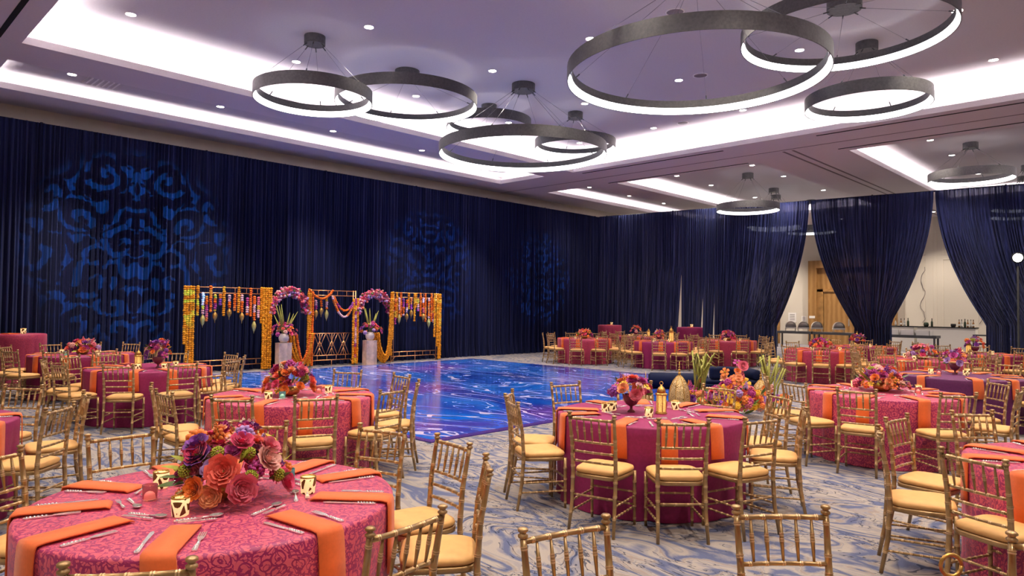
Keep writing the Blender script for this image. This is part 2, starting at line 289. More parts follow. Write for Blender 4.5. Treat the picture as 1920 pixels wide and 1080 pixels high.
# ------------------------------------------------------------------ mesh helpers
class MB:
    def __init__(s): s.v = []; s.f = []; s.mi = []; s.smooth = []
    def add(s, vs, fs, mi=0, sm=True, mx=None):
        o = len(s.v)
        s.v.extend([tuple(mx @ Vector(p)) for p in vs] if mx is not None else [tuple(p) for p in vs])
        for f in fs: s.f.append(tuple(i+o for i in f)); s.mi.append(mi); s.smooth.append(sm)
        return s
    def box(s, a, b, mi=0, mx=None):
        x0, y0, z0 = a; x1, y1, z1 = b
        return s.add([(x0,y0,z0),(x1,y0,z0),(x1,y1,z0),(x0,y1,z0),(x0,y0,z1),(x1,y0,z1),(x1,y1,z1),(x0,y1,z1)],
              [(0,3,2,1),(4,5,6,7),(0,1,5,4),(1,2,6,5),(2,3,7,6),(3,0,4,7)], mi, False, mx)
    def tube(s, pts, rad, n=8, mi=0, cap=True, mx=None, hot=None):
        pts = [Vector(p) for p in pts]; k = len(pts)
        if not hasattr(rad, '__len__'): rad = [rad]*k
        vs = []; fs = []; prev = None
        for i, p in enumerate(pts):
            d = (pts[min(i+1, k-1)] - pts[max(i-1, 0)])
            if d.length < 1e-9: d = Vector((0, 0, 1))
            d.normalize()
            a = prev if prev is not None else (Vector((1, 0, 0)) if abs(d.x) < 0.9 else Vector((0, 1, 0)))
            u = (a - d*a.dot(d)).normalized(); w = d.cross(u); prev = u
            for j in range(n):
                t = 2*pi*j/n; vs.append(p + (u*cos(t) + w*sin(t))*rad[i])
        for i in range(k-1):
            for j in range(n):
                a, b = i*n+j, i*n+(j+1) % n; fs.append((a, b, b+n, a+n))
        if cap: fs.append(tuple(reversed(range(n)))); fs.append(tuple(range((k-1)*n, k*n)))
        m0 = len(s.mi); s.add(vs, fs, mi, True, mx)
        if hot:
            for i in range(k-1):
                if rad[i] > hot(i) or rad[i+1] > hot(i+1):
                    for j in range(n): s.mi[m0+i*n+j] = 1
        return s
    def lathe(s, prof, n=16, mi=0, mx=None, sm=True, cap=True):
        vs = []; fs = []; k = len(prof)
        for r, z in prof:
            for j in range(n): t = 2*pi*j/n; vs.append((r*cos(t), r*sin(t), z))
        for i in range(k-1):
            for j in range(n):
                a, b = i*n+j, i*n+(j+1) % n; fs.append((a, b, b+n, a+n))
        if cap: fs.append(tuple(reversed(range(n)))); fs.append(tuple(range((k-1)*n, k*n)))
        return s.add(vs, fs, mi, sm, mx)
    def ball(s, c, r, n=8, k=5, mi=0, sq=1.0, jit=0.0, rng=None):
        vs = [(c[0], c[1], c[2]-r*sq)]; fs = []
        for i in range(1, k):
            a = -pi/2 + pi*i/k
            for j in range(n):
                t = 2*pi*j/n; q = 1 + (rng.uniform(-jit, jit) if jit else 0)
                vs.append((c[0]+r*q*cos(a)*cos(t), c[1]+r*q*cos(a)*sin(t), c[2]+r*q*sq*sin(a)))
        vs.append((c[0], c[1], c[2]+r*sq)); top = len(vs)-1
        for j in range(n):
            fs.append((0, 1+(j+1) % n, 1+j)); b = 1+(k-2)*n; fs.append((b+j, b+(j+1) % n, top))
        for i in range(k-2):
            for j in range(n):
                a = 1+i*n+j; bb = 1+i*n+(j+1) % n; fs.append((a, bb, bb+n, a+n))
        return s.add(vs, fs, mi, True)
    def mesh(s, name, mats):
        me = bpy.data.meshes.new(name); me.from_pydata(s.v, [], s.f)
        for m in (mats if isinstance(mats, (list, tuple)) else [mats]): me.materials.append(M[m] if isinstance(m, str) else m)
        me.polygons.foreach_set('material_index', s.mi); me.polygons.foreach_set('use_smooth', s.smooth); me.update()
        return me
    def build(s, name, mats, parent=None, loc=None, rot=None):
        return put(name, s.mesh(name, mats), parent, loc, rot)
def put(name, me, parent=None, loc=None, rot=None, scale=None):
    o = bpy.data.objects.new(name, me); C.objects.link(o)
    if parent is not None: o.parent = parent
    if loc is not None: o.location = loc
    if rot is not None: o.rotation_euler = rot
    if scale is not None: o.scale = (scale,)*3 if not hasattr(scale, '__len__') else scale
    return o
def tag(o, label, cat, group=None, kind=None):
    o['label'] = label; o['category'] = cat
    if group: o['group'] = group
    if kind: o['kind'] = kind
    return o
def thing(name, label, cat, loc=(0, 0, 0), rz=0.0, group=None):
    o = bpy.data.objects.new(name, None); C.objects.link(o); o.location = loc; o.rotation_euler = (0, 0, rz); o.empty_display_size = 0.1
    return tag(o, label, cat, group)
def struct(name, mb, mats, parent=None, label=None):
    o = mb.build(name, mats, parent)
    o['kind'] = 'structure'
    if label: o['label'] = label
    return o
def B(a, b, mats, name, parent=None): return MB().box(a, b).build(name, mats, parent)
NUM = ['zero', 'one', 'two', 'three', 'four', 'five', 'six', 'seven', 'eight', 'nine', 'ten', 'eleven', 'twelve']
ORD = ['first', 'second', 'third', 'fourth', 'fifth', 'sixth', 'seventh', 'eighth', 'ninth', 'tenth', 'eleventh', 'twelfth', 'thirteenth', 'fourteenth', 'fifteenth', 'sixteenth', 'seventeenth', 'eighteenth']

# ------------------------------------------------------------------ room shell
XL, XR, YN, YB = -18.65, 5.0, -5.0, 36.0
struct('floor', MB().box((XL-0.2, YN-0.2, -0.1), (XR+0.2, YB+0.2, 0.0)), 'carpet', label='swirled blue, grey and cream patterned ballroom carpet')
struct('wall_left', MB().box((XL-0.2, YN, 0), (XL, YB, SOFFIT+0.9)), 'wall')
struct('wall_right', MB().box((XR, YN, 0), (XR+0.2, YB, SOFFIT+0.9)), 'wall')
struct('wall_front', MB().box((XL, YN-0.2, 0), (XR, YN, SOFFIT+0.9)), 'wall')
wb = struct('wall_back', MB().box((XL, YB, 0), (XR, YB+0.2, SOFFIT+0.9)), 'wallpanel')
# soffit grid with the tray openings left out
xs = sorted({XL, XR, *[t[0] for t in TRAYS], *[t[1] for t in TRAYS]}); ys = sorted({YN, YB, *[t[2] for t in TRAYS], *[t[3] for t in TRAYS]})
mb = MB(); TH = 0.05
for i in range(len(xs)-1):
    run = None
    for j in range(len(ys)-1):
        cx, cy = (xs[i]+xs[i+1])/2, (ys[j]+ys[j+1])/2
        if not any(t[0] < cx < t[1] and t[2] < cy < t[3] for t in TRAYS):
            mb.box((xs[i], ys[j], SOFFIT), (xs[i+1], ys[j+1], SOFFIT+TH))
struct('ceiling', mb, 'soffit', label='lilac grey ceiling with recessed lit trays')
GAP = 0.34; LIP = 0.13
for k, (x0, x1, y0, y1, zc) in enumerate(TRAYS):
    mb = MB()
    for (a, b) in (((x0-0.03, y0-0.03, SOFFIT+TH), (x0, y1+0.03, SOFFIT+LIP)), ((x1, y0-0.03, SOFFIT+TH), (x1+0.03, y1+0.03, SOFFIT+LIP)),
                   ((x0, y0-0.03, SOFFIT+TH), (x1, y0, SOFFIT+LIP)), ((x0, y1, SOFFIT+TH), (x1, y1+0.03, SOFFIT+LIP))): mb.box(a, b)
    t = struct('trim_%d' % (k+1), mb, 'soffit')
    g = GAP; mb = MB().box((x0-g-.05, y0-g-.05, zc), (x1+g+.05, y1+g+.05, zc+.05))
    mb.box((x0-g-.05, y0-g, SOFFIT+TH), (x0-g, y1+g, zc)).box((x1+g, y0-g, SOFFIT+TH), (x1+g+.05, y1+g, zc)).box((x0-g, y0-g-.05, SOFFIT+TH), (x1+g, y0-g, zc)).box((x0-g, y1+g, SOFFIT+TH), (x1+g, y1+g+.05, zc))
    o = mb.build('ceiling_tray', 'ceiling'); o['kind'] = 'structure'
# linear air slots, seams and folding-wall tracks in the soffit
def strip(name, a, b, m, label):
    o = MB().box((a[0], a[1], SOFFIT-0.008), (b[0], b[1], SOFFIT-0.001)).build(name, m); tag(o, label, 'ceiling slot'); return o
strip('air_slot', (-14.0, 2.12, 0), (-1.5, 2.20, 0), 'black', 'long black air slot in the ceiling beam at upper left')
strip('air_slot', (-13.9, 17.53, 0), (-9.0, 17.59, 0), 'black', 'thin dark air slot in the crossing beam below the far rings')
strip('air_slot', (-6.5, 17.53, 0), (-1.8, 17.59, 0), 'black', 'thin dark air slot in the crossing beam below the near rings')
strip('air_slot', (-14.3, 19.50, 0), (-9.2, 19.56, 0), 'black', 'dark air slot along the far left ceiling tray edge')
strip('air_slot', (-6.6, 19.36, 0), (-1.5, 19.42, 0), 'black', 'dark air slot along the far right ceiling tray edge')
strip('wall_track', (XL, 18.55, 0), (XR, 18.58, 0), 'track', 'thin folding-wall seam running along the crossing beam')
strip('wall_track', (-7.86, 18.75, 0), (-7.80, YB, 0), 'track', 'left of the twin folding-wall tracks between far trays')
strip('wall_track', (-7.60, 18.75, 0), (-7.54, YB, 0), 'track', 'right of the twin folding-wall tracks between far trays')

# ------------------------------------------------------------------ recessed downlights
DL = MB().lathe([(0.085, -0.012), (0.085, 0.002), (0.06, 0.002), (0.06, -0.012)], 16, cap=False).mesh('trim_ring', 'whiteplastic')
DLl = MB().lathe([(0.0, -0.006), (0.075, -0.006), (0.075, -0.002)], 12, cap=False).mesh('lens', 'lamp')
def downlight(x, y, z, label, power=P_DOWN, ang=105, light=True):
    t = thing('downlight', label, 'downlight', (x, y, z), 0, 'recessed ceiling downlights')
    put('trim_ring', DL, t); put('lens', DLl, t)
    if light:
        l = bpy.data.lights.new('downlight_beam', 'SPOT'); l.energy = power; l.color = COL_DOWN; l.spot_size = radians(ang); l.spot_blend = 0.8; l.shadow_soft_size = 0.07
        o = bpy.data.objects.new('downlight_beam', l); C.objects.link(o); o.location = (x, y, z-0.03)
DX = [-12.95, -10.36, -7.78, -5.18, -2.6]; DY = [3.84, 6.94, 10.02, 13.15, 16.2]
for i, x in enumerate(DX):
    for j, y in enumerate(DY):
        downlight(x, y, TRAY, 'big tray downlight, %s file from the left drapes, %s from camera side' % (ORD[i], ORD[j]))
for j, y in enumerate((3.78, 6.84, 9.88, 12.91, 15.95)):
    downlight(-16.36, y, SHALLOW, 'downlight in the narrow tray along the left drapes, %s from the camera side' % ORD[j], P_DOWN*2.6, 72)
    downlight(0.0, y, TRAY, 'downlight in the big tray beyond the right picture edge, %s from the camera side' % ORD[j], P_DOWN)
for j, y in enumerate((21.19, 23.88, 26.55, 29.18)):
    downlight(-16.42, y, SHALLOW, 'downlight in the narrow tray over the far corner, %s from the crossing beam' % ORD[j], P_DOWN*0.6)
for i, x in enumerate((-12.9, -10.1, -4.95, -2.6)):
    for j, y in enumerate((21.7, 24.2, 28.0, 30.4)):
        downlight(x, y, FARTRAY, 'downlight in the far %s tray, %s file, %s from the crossing beam' % ('left' if i < 2 else 'right', ('left', 'right')[i % 2], ORD[j]), P_DOWN)
for i, x in enumerate((-15.5, -11.5, -7.7, -3.7)): downlight(x, 34.2, SOFFIT, 'downlight over the service area behind the far drapes, %s from left' % ORD[i], P_DOWN*(3.2 if i < 2 else 2.2))
for i, x in enumerate((-9.0, -4.5, 0.5)):  # unseen downlights added to brighten the camera side
    for j, y in enumerate((-2.6, 0.6)): downlight(x, y, SOFFIT, 'added unseen downlight behind the camera, %s row, %s file' % (ORD[j], ORD[i]), P_DOWN*1.2)

# ------------------------------------------------------------------ ring chandeliers
def chandelier(x, y, z, d, label, zc=TRAY):
    t = thing('ring_chandelier', label, 'chandelier', (x, y, 0), 0, 'ring chandeliers')
    R = d/2; h = 0.115; n = 72
    MB().lathe([(R, z-h), (R, z+h)], n, cap=False).lathe([(R-0.012, z-h), (R, z-h)], n, cap=False).lathe([(R, z+h), (R-0.012, z+h)], n, cap=False).build('outer_band', 'darkring', t)
    MB().lathe([(R-0.013, z+h), (R-0.013, z-h+0.005)], n, cap=False).build('glowing_inner_face', 'ringglow', t)
    MB().lathe([(R-0.075, z+h), (R-0.075, z-0.008)], n, cap=False).lathe([(R-0.075, z-0.008), (R-0.067, z-0.008)], n, cap=False).lathe([(R-0.067, z-0.008), (R-0.067, z+h)], n, cap=False).build('inner_band', 'darkring', t)
    cr = 0.19 if d < 2.5 else 0.26
    MB().lathe([(cr, zc-0.16), (cr, zc-0.001)], 24, cap=False).lathe([(0.001, zc-0.16), (cr, zc-0.16)], 24, cap=False).build('canopy', 'darkring', t)
    k = 6 if d < 2.5 else 8
    for i in range(k):
        a = 2*pi*i/k + 0.4
        p0 = (cos(a)*(cr-0.04), sin(a)*(cr-0.04), zc-0.16); p1 = (cos(a)*(R-0.05), sin(a)*(R-0.05), z+h)
        c = MB().tube([p0, p1], 0.0035, 4).build('cable', 'wire', t)
        v = (Vector(p1)-Vector(p0)).normalized()
        MB().tube([p0, Vector(p0)+v*0.09], 0.011, 6).build('gripper', 'darkring', c)
        MB().tube([Vector(p1)-v*0.09, p1], 0.011, 6).build('gripper', 'darkring', c)
for (x, y, z, d, lb) in [
    (-11.47, 6.51, 5.59, 2.13, 'small dark ring chandelier at left, nearest the lit left cove'),
    (-11.71, 8.82, 6.06, 2.97, 'dark ring chandelier hanging high, overlapping the leftmost ring'),
    (-12.19, 11.69, 6.22, 2.08, 'small high ring chandelier half hidden behind the large low ring'),
    (-10.48, 11.10, 5.20, 3.71, 'large low ring chandelier over the middle of the dance floor'),
    (-11.02, 13.61, 5.87, 2.05, 'small ring chandelier seen through the large low ring'),
    (-5.15, 9.14, 5.24, 3.76, 'largest dark ring chandelier at top right of centre'),
    (-3.82, 11.50, 6.18, 3.15, 'high ring chandelier at upper right overlapping the largest ring'),
    (-4.13, 13.62, 5.60, 2.13, 'small ring chandelier at right in front of the lit cove'),
    (-4.45, 6.20, 5.80, 2.4, 'ring chandelier cut off by the top edge of the picture'),
    (-10.82, 22.92, 5.29, 2.1, 'ring chandelier in the far left tray just above the back drapes'),
    (-4.21, 22.80, 5.55, 2.09, 'ring chandelier in the far right tray above the tied drapes'),
    (-11.4, 26.4, 5.1, 2.0, 'second ring chandelier of the far left tray, behind the drapes'),
    (-12.0, 28.0, 5.2, 2.0, 'third ring chandelier of the far left tray, behind the drapes'),
    (-11.4, 30.2, 5.2, 2.0, 'last ring chandelier of the far left tray, behind the drapes'),
    (-3.5, 27.4, 5.2, 2.0, 'second ring chandelier of the far right tray, behind the drapes'),
    (-3.9, 29.6, 5.2, 2.0, 'third ring chandelier of the far right tray, behind the drapes')]:
    chandelier(x, y, z, d, lb, TRAY if y < 19 else FARTRAY)
SPK = MB().lathe([(0.0, -0.012), (0.13, -0.012), (0.14, 0.0)], 20, cap=False).mesh('grille', 'track')
for (x, y, z, lb) in [(-9.49, 16.25, TRAY, 'round ceiling speaker right of the far rings'), (-7.28, 13.18, TRAY, 'round ceiling speaker seen through the largest ring'),
                      (-6.03, 10.06, TRAY, 'round ceiling speaker above the rim of the largest ring')]:
    t = thing('ceiling_speaker', lb, 'speaker', (x, y, z)); put('grille', SPK, t)
    MB().lathe([(0.14, 0.0), (0.14, -0.016), (0.155, -0.016), (0.155, 0.0)], 20, cap=False).build('rim', 'whiteplastic', t)
t = thing('ceiling_vent', 'white rectangular air vent in the narrow tray at upper left', 'vent', (-16.5, 4.4, SHALLOW))
MB().box((-0.32, -0.34, -0.02), (0.32, 0.34, 0.0)).build('plate', 'whitedim', t)
for i in range(6): MB().box((-0.26, -0.28+i*0.1, -0.03), (0.26, -0.25+i*0.1, -0.02)).build('slat', 'whiteplastic', t)

# ------------------------------------------------------------------ drapes
def drape(name, P, Nrm, s_left, s_right, ztop, seed, m, label, cat='drape', per_m=92, rows=24, amp=0.088, group=None, kick=0.06):
    """a gathered curtain: s_left(z), s_right(z) are its edges along the line P(s); folds stand out along Nrm"""
    rng = random.Random(seed); L = s_right(ztop) - s_left(ztop); nu = max(12, int(L*per_m))
    ph = 0; us = []
    offs = []
    lam = rng.uniform(0.09, 0.17)
    for i in range(nu+1):
        if i % 9 == 0: lam = rng.uniform(0.062, 0.15); a2 = rng.uniform(0.3, 1.0)
        ph += 2*pi*(L/nu)/lam; offs.append((sin(ph)*a2, sin(ph*0.37+seed), rng.uniform(-1, 1)*0.12))
    vs = []; fs = []
    for j in range(rows+1):
        t = j/rows; z = ztop*(1-t)
        sl, sr = s_left(z), s_right(z)
        grow = 0.55 + 0.45*min(1, t*3)
        for i in range(nu+1):
            u = i/nu; s = sl + (sr-sl)*u
            o = (offs[i][0]*amp + offs[i][1]*amp*0.7*t + offs[i][2]*amp)*grow
            if t > 0.93: o += kick*((t-0.93)/0.07)*(0.6+0.6*offs[i][1])
            p = P(s) + Nrm*o
            vs.append((p.x, p.y, max(0.006, z)))
    for j in range(rows):
        for i in range(nu): a = j*(nu+1)+i; fs.append((a, a+1, a+nu+2, a+nu+1))
    o = MB().add(vs, fs).build(name, m)
    return tag(o, label, cat, group)
XD = -17.9; ZD = 5.64
ups = [-3.4, 0.1, 3.63, 7.24, 10.72, 14.08, 17.3, 20.5, 23.75]
desc = ['hanging behind the camera side of the room', 'left of the picture edge', 'at the left edge behind the cocktail table', 'left of the flower frame, lit by the blue scroll pattern', 'behind the left marigold frame', 'behind the right marigold frame', 'just right of the marigold frames', 'with the faint blue medallion right of the frames', 'in the far corner of the room']
for i in range(len(ups)-1):
    a, b = ups[i], ups[i+1]
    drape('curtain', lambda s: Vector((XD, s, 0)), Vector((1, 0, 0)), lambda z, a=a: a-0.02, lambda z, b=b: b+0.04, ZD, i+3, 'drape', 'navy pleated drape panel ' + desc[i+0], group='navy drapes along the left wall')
PA = Vector((-17.9, 23.73, 0)); PB = Vector((-3.38, 25.68, 0)); UB = (PB-PA).normalized(); NB = Vector((UB.y, -UB.x, 0))
Pb = lambda s: PA + UB*s
def curve(pts):
    pts = sorted(pts)
    def f(z):
        if z <= pts[0][0]: return pts[0][1]
        for (z0, s0), (z1, s1) in zip(pts, pts[1:]):
            if z <= z1: return s0 + (s1-s0)*(z-z0)/(z1-z0)
        return pts[-1][1]
    return f
def tie(s_top, s_tie, z_tie):   # a drape edge pulled aside: bows from the top to the tie, then hangs straight
    out = [(0, s_tie), (z_tie, s_tie)]
    for i in range(1, 13):
        t = i/12; out.append((z_tie + (ZD-z_tie)*t, s_tie + (s_top-s_tie)*(1-(1-t)**1.9)))
    return curve(out)
cst = lambda v: (lambda z: v)
G = 'navy sheer drapes across the back'
for k, (l, r, lb) in enumerate([
    (cst(-0.06), curve([(0, 0.70), (3.0, 0.78), (3.3, 0.82)]), 'narrow navy sheer drape next to the far corner'),
    (curve([(0, 0.75), (3.0, 0.76)]), curve([(0, 3.58), (3.1, 3.76), (3.5, 3.82)]), 'wide navy sheer drape behind the tall coral cocktail table'),
    (curve([(0, 3.76), (3.1, 3.76)]), curve([(0, 4.52), (2.2, 4.63), (2.6, 4.69)]), 'navy sheer drape behind the tall plum cocktail table'),
    (curve([(0, 4.62), (2.2, 4.63)]), curve([(0, 5.0), (2.3, 5.11), (2.7, 5.17)]), 'slim navy sheer drape between two floor-level slits'),
    (curve([(0, 5.11), (2.3, 5.11)]), tie(8.53, 7.42, 1.15), 'navy sheer drape tied aside left of the chafing dishes'),
    (tie(8.57, 9.98, 1.2), tie(12.31, 11.10, 1.4), 'navy sheer drape gathered in the middle between two openings'),
    (tie(12.35, 13.68, 1.35), cst(17.5), 'navy sheer drape at the right edge in front of the lamp')]):
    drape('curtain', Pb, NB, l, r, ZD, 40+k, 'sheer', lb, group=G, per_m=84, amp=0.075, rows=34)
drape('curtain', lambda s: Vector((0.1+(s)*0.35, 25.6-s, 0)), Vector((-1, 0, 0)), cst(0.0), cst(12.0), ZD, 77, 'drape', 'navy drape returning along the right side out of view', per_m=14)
# pipe and uprights that carry them
t = thing('drape_pipe', 'dark pipe carrying the navy drapes along the left wall', 'pipe')
MB().tube([(XD-0.14, -3.4, ZD+0.01), (XD-0.14, 23.7, ZD+0.01)], 0.025, 8).build('cross_bar', 'black', t)
for y in ups: MB().tube([(XD-0.20, y, 0), (XD-0.20, y, ZD+0.06)], 0.03, 8).build('upright', 'black', t)
t = thing('drape_pipe', 'dark pipe carrying the sheer drapes across the back', 'pipe')
MB().tube([Pb(0)-NB*0.13+Vector((0, 0, ZD+0.01)), Pb(17.5)-NB*0.13+Vector((0, 0, ZD+0.01))], 0.025, 8).build('cross_bar', 'black', t)
for s in (0.3, 3.3, 5.6, 7.1, 10.5, 14.2, 16.6): MB().tube([Pb(s)-NB*0.19, Pb(s)-NB*0.19+Vector((0, 0, ZD+0.06))], 0.03, 8).build('upright', 'black', t)

# ------------------------------------------------------------------ blue pattern projectors (real spots with a cut-metal pattern)
def gobo(name, loc, target, size, power, col, sc, seed):
    l = bpy.data.lights.new(name, 'SPOT'); l.energy = power; l.spot_size = radians(size); l.spot_blend = 0.45; l.shadow_soft_size = 0.012; l.color = col
    o = bpy.data.objects.new(name, l); C.objects.link(o); o.location = loc
    o.rotation_euler = (Vector(target)-Vector(loc)).to_track_quat('-Z', 'Y').to_euler()
    l.use_nodes = True; nt = l.node_tree; em = nt.nodes['Emission']
    tc = N(nt, 'ShaderNodeTexCoord'); sp = N(nt, 'ShaderNodeSeparateXYZ'); LK(nt, tc.outputs['Normal'], sp.inputs[0])
    k = 1/math.tan(radians(size/2))
    u = mth(nt, 'MULTIPLY', mth(nt, 'ABSOLUTE', mth(nt, 'DIVIDE', sp.outputs['X'], sp.outputs['Z'])), k); v = mth(nt, 'MULTIPLY', mth(nt, 'DIVIDE', sp.outputs['Y'], sp.outputs['Z']), k)
    cb = N(nt, 'ShaderNodeCombineXYZ'); LK(nt, u, cb.inputs[0]); LK(nt, v, cb.inputs[1]); cb.inputs[2].default_value = seed
    nz = N(nt, 'ShaderNodeTexNoise', i_Scale=2.2, i_Detail=1.0); LK(nt, cb.outputs[0], nz.inputs['Vector'])
    sb = N(nt, 'ShaderNodeVectorMath', operation='SCALE'); sb.inputs['Scale'].default_value = 0.22; LK(nt, nz.outputs['Color'], sb.inputs[0])
    ad = N(nt, 'ShaderNodeVectorMath', operation='ADD'); LK(nt, cb.outputs[0], ad.inputs[0]); LK(nt, sb.outputs[0], ad.inputs[1])
    vo = N(nt, 'ShaderNodeTexVoronoi', i_Scale=sc); LK(nt, ad.outputs[0], vo.inputs['Vector'])
    dv = N(nt, 'ShaderNodeVectorMath', operation='SUBTRACT'); LK(nt, ad.outputs[0], dv.inputs[0]); LK(nt, vo.outputs['Position'], dv.inputs[1])
    ds = N(nt, 'ShaderNodeSeparateXYZ'); LK(nt, dv.outputs[0], ds.inputs[0])
    ang = mth(nt, 'ARCTAN2', ds.outputs['Y'], ds.outputs['X'])
    rings = mth(nt, 'SINE', mth(nt, 'ADD', ang, mth(nt, 'MULTIPLY', vo.outputs['Distance'], 14.0)))
    n2 = N(nt, 'ShaderNodeTexNoise', i_Scale=7.0, i_Detail=1.0); LK(nt, ad.outputs[0], n2.inputs['Vector'])
    on = mth(nt, 'MULTIPLY', mth(nt, 'GREATER_THAN', rings, 0.25), mth(nt, 'GREATER_THAN', n2.outputs['Fac'], 0.42))
    LK(nt, on, em.inputs['Strength'])
gobo('pattern_projector_beam', (-3.0, 6.2, 4.3), (XD, 5.55, 3.05), 18.5, P_GOBO*0.75, (0.03, 0.55, 1.0), 3.6, 1.3)
gobo('pattern_projector_beam', (-3.4, 14.5, 4.6), (XD, 14.5, 2.9), 17, P_GOBO*0.5, (0.06, 0.42, 1.0), 3.8, 4.1)
gobo('pattern_projector_beam', (-3.7, 25.2, 3.35), (XD, 20.0, 2.85), 15, P_GOBO*0.85, (0.06, 0.42, 1.0), 4.2, 7.7)
# the projector lamp standing before the right-hand drape, glaring into the lens
t = thing('stage_projector', 'glaring stage projector lamp on a black stand at the right edge', 'projector', (-3.42, 24.75, 0), 0)
MB().lathe([(0.14, 0), (0.14, 0.02), (0.03, 0.03), (0.03, 3.1), (0.02, 3.1)], 12).build('stand', 'black', t)
for i in range(3): MB().tube([(0, 0, 0.6), (0.5*cos(i*2.1), 0.5*sin(i*2.1), 0.02)], 0.018, 6).build('leg', 'black', t)
q = (Vector((0, 0, 1.72))-Vector((-3.42, 24.75, 3.35))).to_track_quat('Z', 'Y').to_matrix().to_4x4(); q.translation = Vector((0, 0, 3.35))
MB().lathe([(0.12, -0.35), (0.16, -0.30), (0.16, 0.05), (0.13, 0.06)], 16, mx=q).build('housing', 'black', t)
M['glare'] = mat('projector_lens', (1, 1, 1), 0.4, emit=(1.0, 1.0, 0.88), estr=60)
MB().lathe([(0.0, 0.065), (0.12, 0.065)], 16, mx=q, cap=False).build('lens', 'glare', t)

# ------------------------------------------------------------------ service area behind the back drapes
pt = thing('door_1', 'tall honey wood door portal behind the tied drapes', 'door', (0, 0, 0)); pt['kind'] = 'structure'
MB().box((-13.64, 35.72, 0), (-13.25, 36.0, 4.27)).box((-10.0, 35.72, 0), (-9.6, 36.0, 4.27)).box((-13.25, 35.72, 3.9), (-10.0, 36.0, 4.27)).build('portal_frame', 'portal', pt)
MB().box((-13.25, 35.93, 2.83), (-10.0, 35.99, 3.9)).build('transom_panel', 'portal', pt)
MB().box((-13.25, 35.85, 0), (-12.95, 35.98, 2.83)).box((-13.25, 35.85, 2.70), (-10.0, 35.98, 2.83)).build('door_frame', 'wood', pt)
d = MB().box((-12.93, 35.90, 0.01), (-11.5, 35.96, 2.68)).build('door_leaf', 'portal', pt)
MB().box((-11.75, 35.84, 1.0), (-11.7, 35.9, 1.35)).build('handle', 'steel', d)
d = MB().box((-11.48, 35.90, 0.01), (-10.05, 35.96, 2.68)).build('door_leaf', 'portal', pt)
MB().box((-11.3, 35.84, 1.0), (-11.25, 35.9, 1.35)).build('handle', 'steel', d)
d = MB().box((-15.35, 35.93, 0), (-15.2, 36.0, 2.6)).build('door_2', 'wood'); tag(d, 'strip of honey wood door frame at the left drape opening', 'door'); d['kind'] = 'structure'
for (x, z, w, h, lb) in [(-14.55, 1.38, 0.42, 0.5, 'larger white notice sheet taped to the wall above the chafing dishes'), (-13.95, 1.32, 0.24, 0.28, 'smaller white notice sheet taped to the wall beside the wood portal')]:
    o = thing('notice_sheet', lb, 'notice', (x, 35.985, z)); MB().box((-w/2, 0, -h/2), (w/2, 0.012, h/2)).build('sheet', 'paper', o)
    for i in range(4): MB().box((-w*0.3, -0.004, h*(0.3-0.18*i)-0.012), (w*0.3, 0.0, h*(0.3-0.18*i)+0.012)).build('print_line', 'track', o)
o = thing('wall_plate', 'small white plate on the wood portal side', 'sign', (-13.44, 35.71, 1.42)); MB().box((-0.14, 0, -0.06), (0.14, 0.012, 0.06)).build('plate', 'paper', o); MB().box((-0.05, -0.003, -0.02), (0.05, 0, 0.02)).build('switch', 'white', o)
# wall mouldings seen through the right opening
k = 0
for (x0, x1) in ((-10.9, -9.6), (-9.3, -8.45), (-7.75, -6.4), (-6.1, -4.8), (-4.5, -3.0)):
    for (z0, z1) in ((0.9, 4.15), (4.35, 5.6)):
        if x1 < -9.4: continue
        k += 1; mb = MB()
        for (a, b) in (((x0, z0), (x1, z0+0.03)), ((x0, z1-0.03), (x1, z1)), ((x0, z0), (x0+0.03, z1)), ((x1-0.03, z0), (x1, z1))):
            mb.box((a[0], 35.975, a[1]), (b[0], 36.0, b[1]))
        o = mb.build('trim_%d' % (k+20), 'wall'); o['kind'] = 'structure'
for x in (-8.15, -8.0): o = MB().box((x, 35.985, 0), (x+0.02, 36.0, 6.0)).build('trim_%d' % (40+int(abs(x)*10) % 10), 'wall'); o['kind'] = 'structure'
def branch(x, lb):
    rng = random.Random(int(abs(x)*100)); p = [(x+0.09*sin(i*0.9)+rng.uniform(-0.03, 0.03), 35.97, 1.25+i*0.16) for i in range(17)]
    tag(MB().tube(p, 0.011, 5).build('wall_cable', 'track'), lb, 'cable')
branch(-8.55, 'wavy cable hanging down the beige wall left of the bar'); branch(-6.35, 'wavy cable hanging down the beige wall above the bottles')
# chafing-dish table
def folding(name, x0, x1, y0, y1, z, lb, m='darktable'):
    t = thing(name, lb, 'table', ((x0+x1)/2, (y0+y1)/2, 0)); w, d = (x1-x0)/2, (y1-y0)/2
    MB().box((-w, -d, z-0.11), (w, d, z)).build('table_top', m, t)
    for sx in (-1, 1):
        for sy in (-1, 1): MB().box((sx*(w-0.08)-0.03, sy*(d-0.06)-0.03, 0), (sx*(w-0.08)+0.03, sy*(d-0.06)+0.03, z-0.11)).build('leg', m, t)
    return t
folding('buffet_table', -14.05, -12.35, 32.7, 33.4, 0.76, 'charcoal buffet table under the three left chafing dishes')
folding('buffet_table', -12.3, -10.6, 32.7, 33.4, 0.76, 'charcoal buffet table under the right chafing dish')
LID = MB()
vs = []; fs = []; n = 14
for i in range(n+1):
    a = pi*i/n
    for y in (-0.22, 0.22): vs.append((-0.30*cos(a), y, 0.30*sin(a)))
for i in range(n): fs.append((2*i, 2*i+1, 2*i+3, 2*i+2))
LID.add(vs, fs); LID.add([v for v in vs if v[1] > 0], [tuple(range(n+1))])
LIDm = LID.mesh('lid', 'steel')
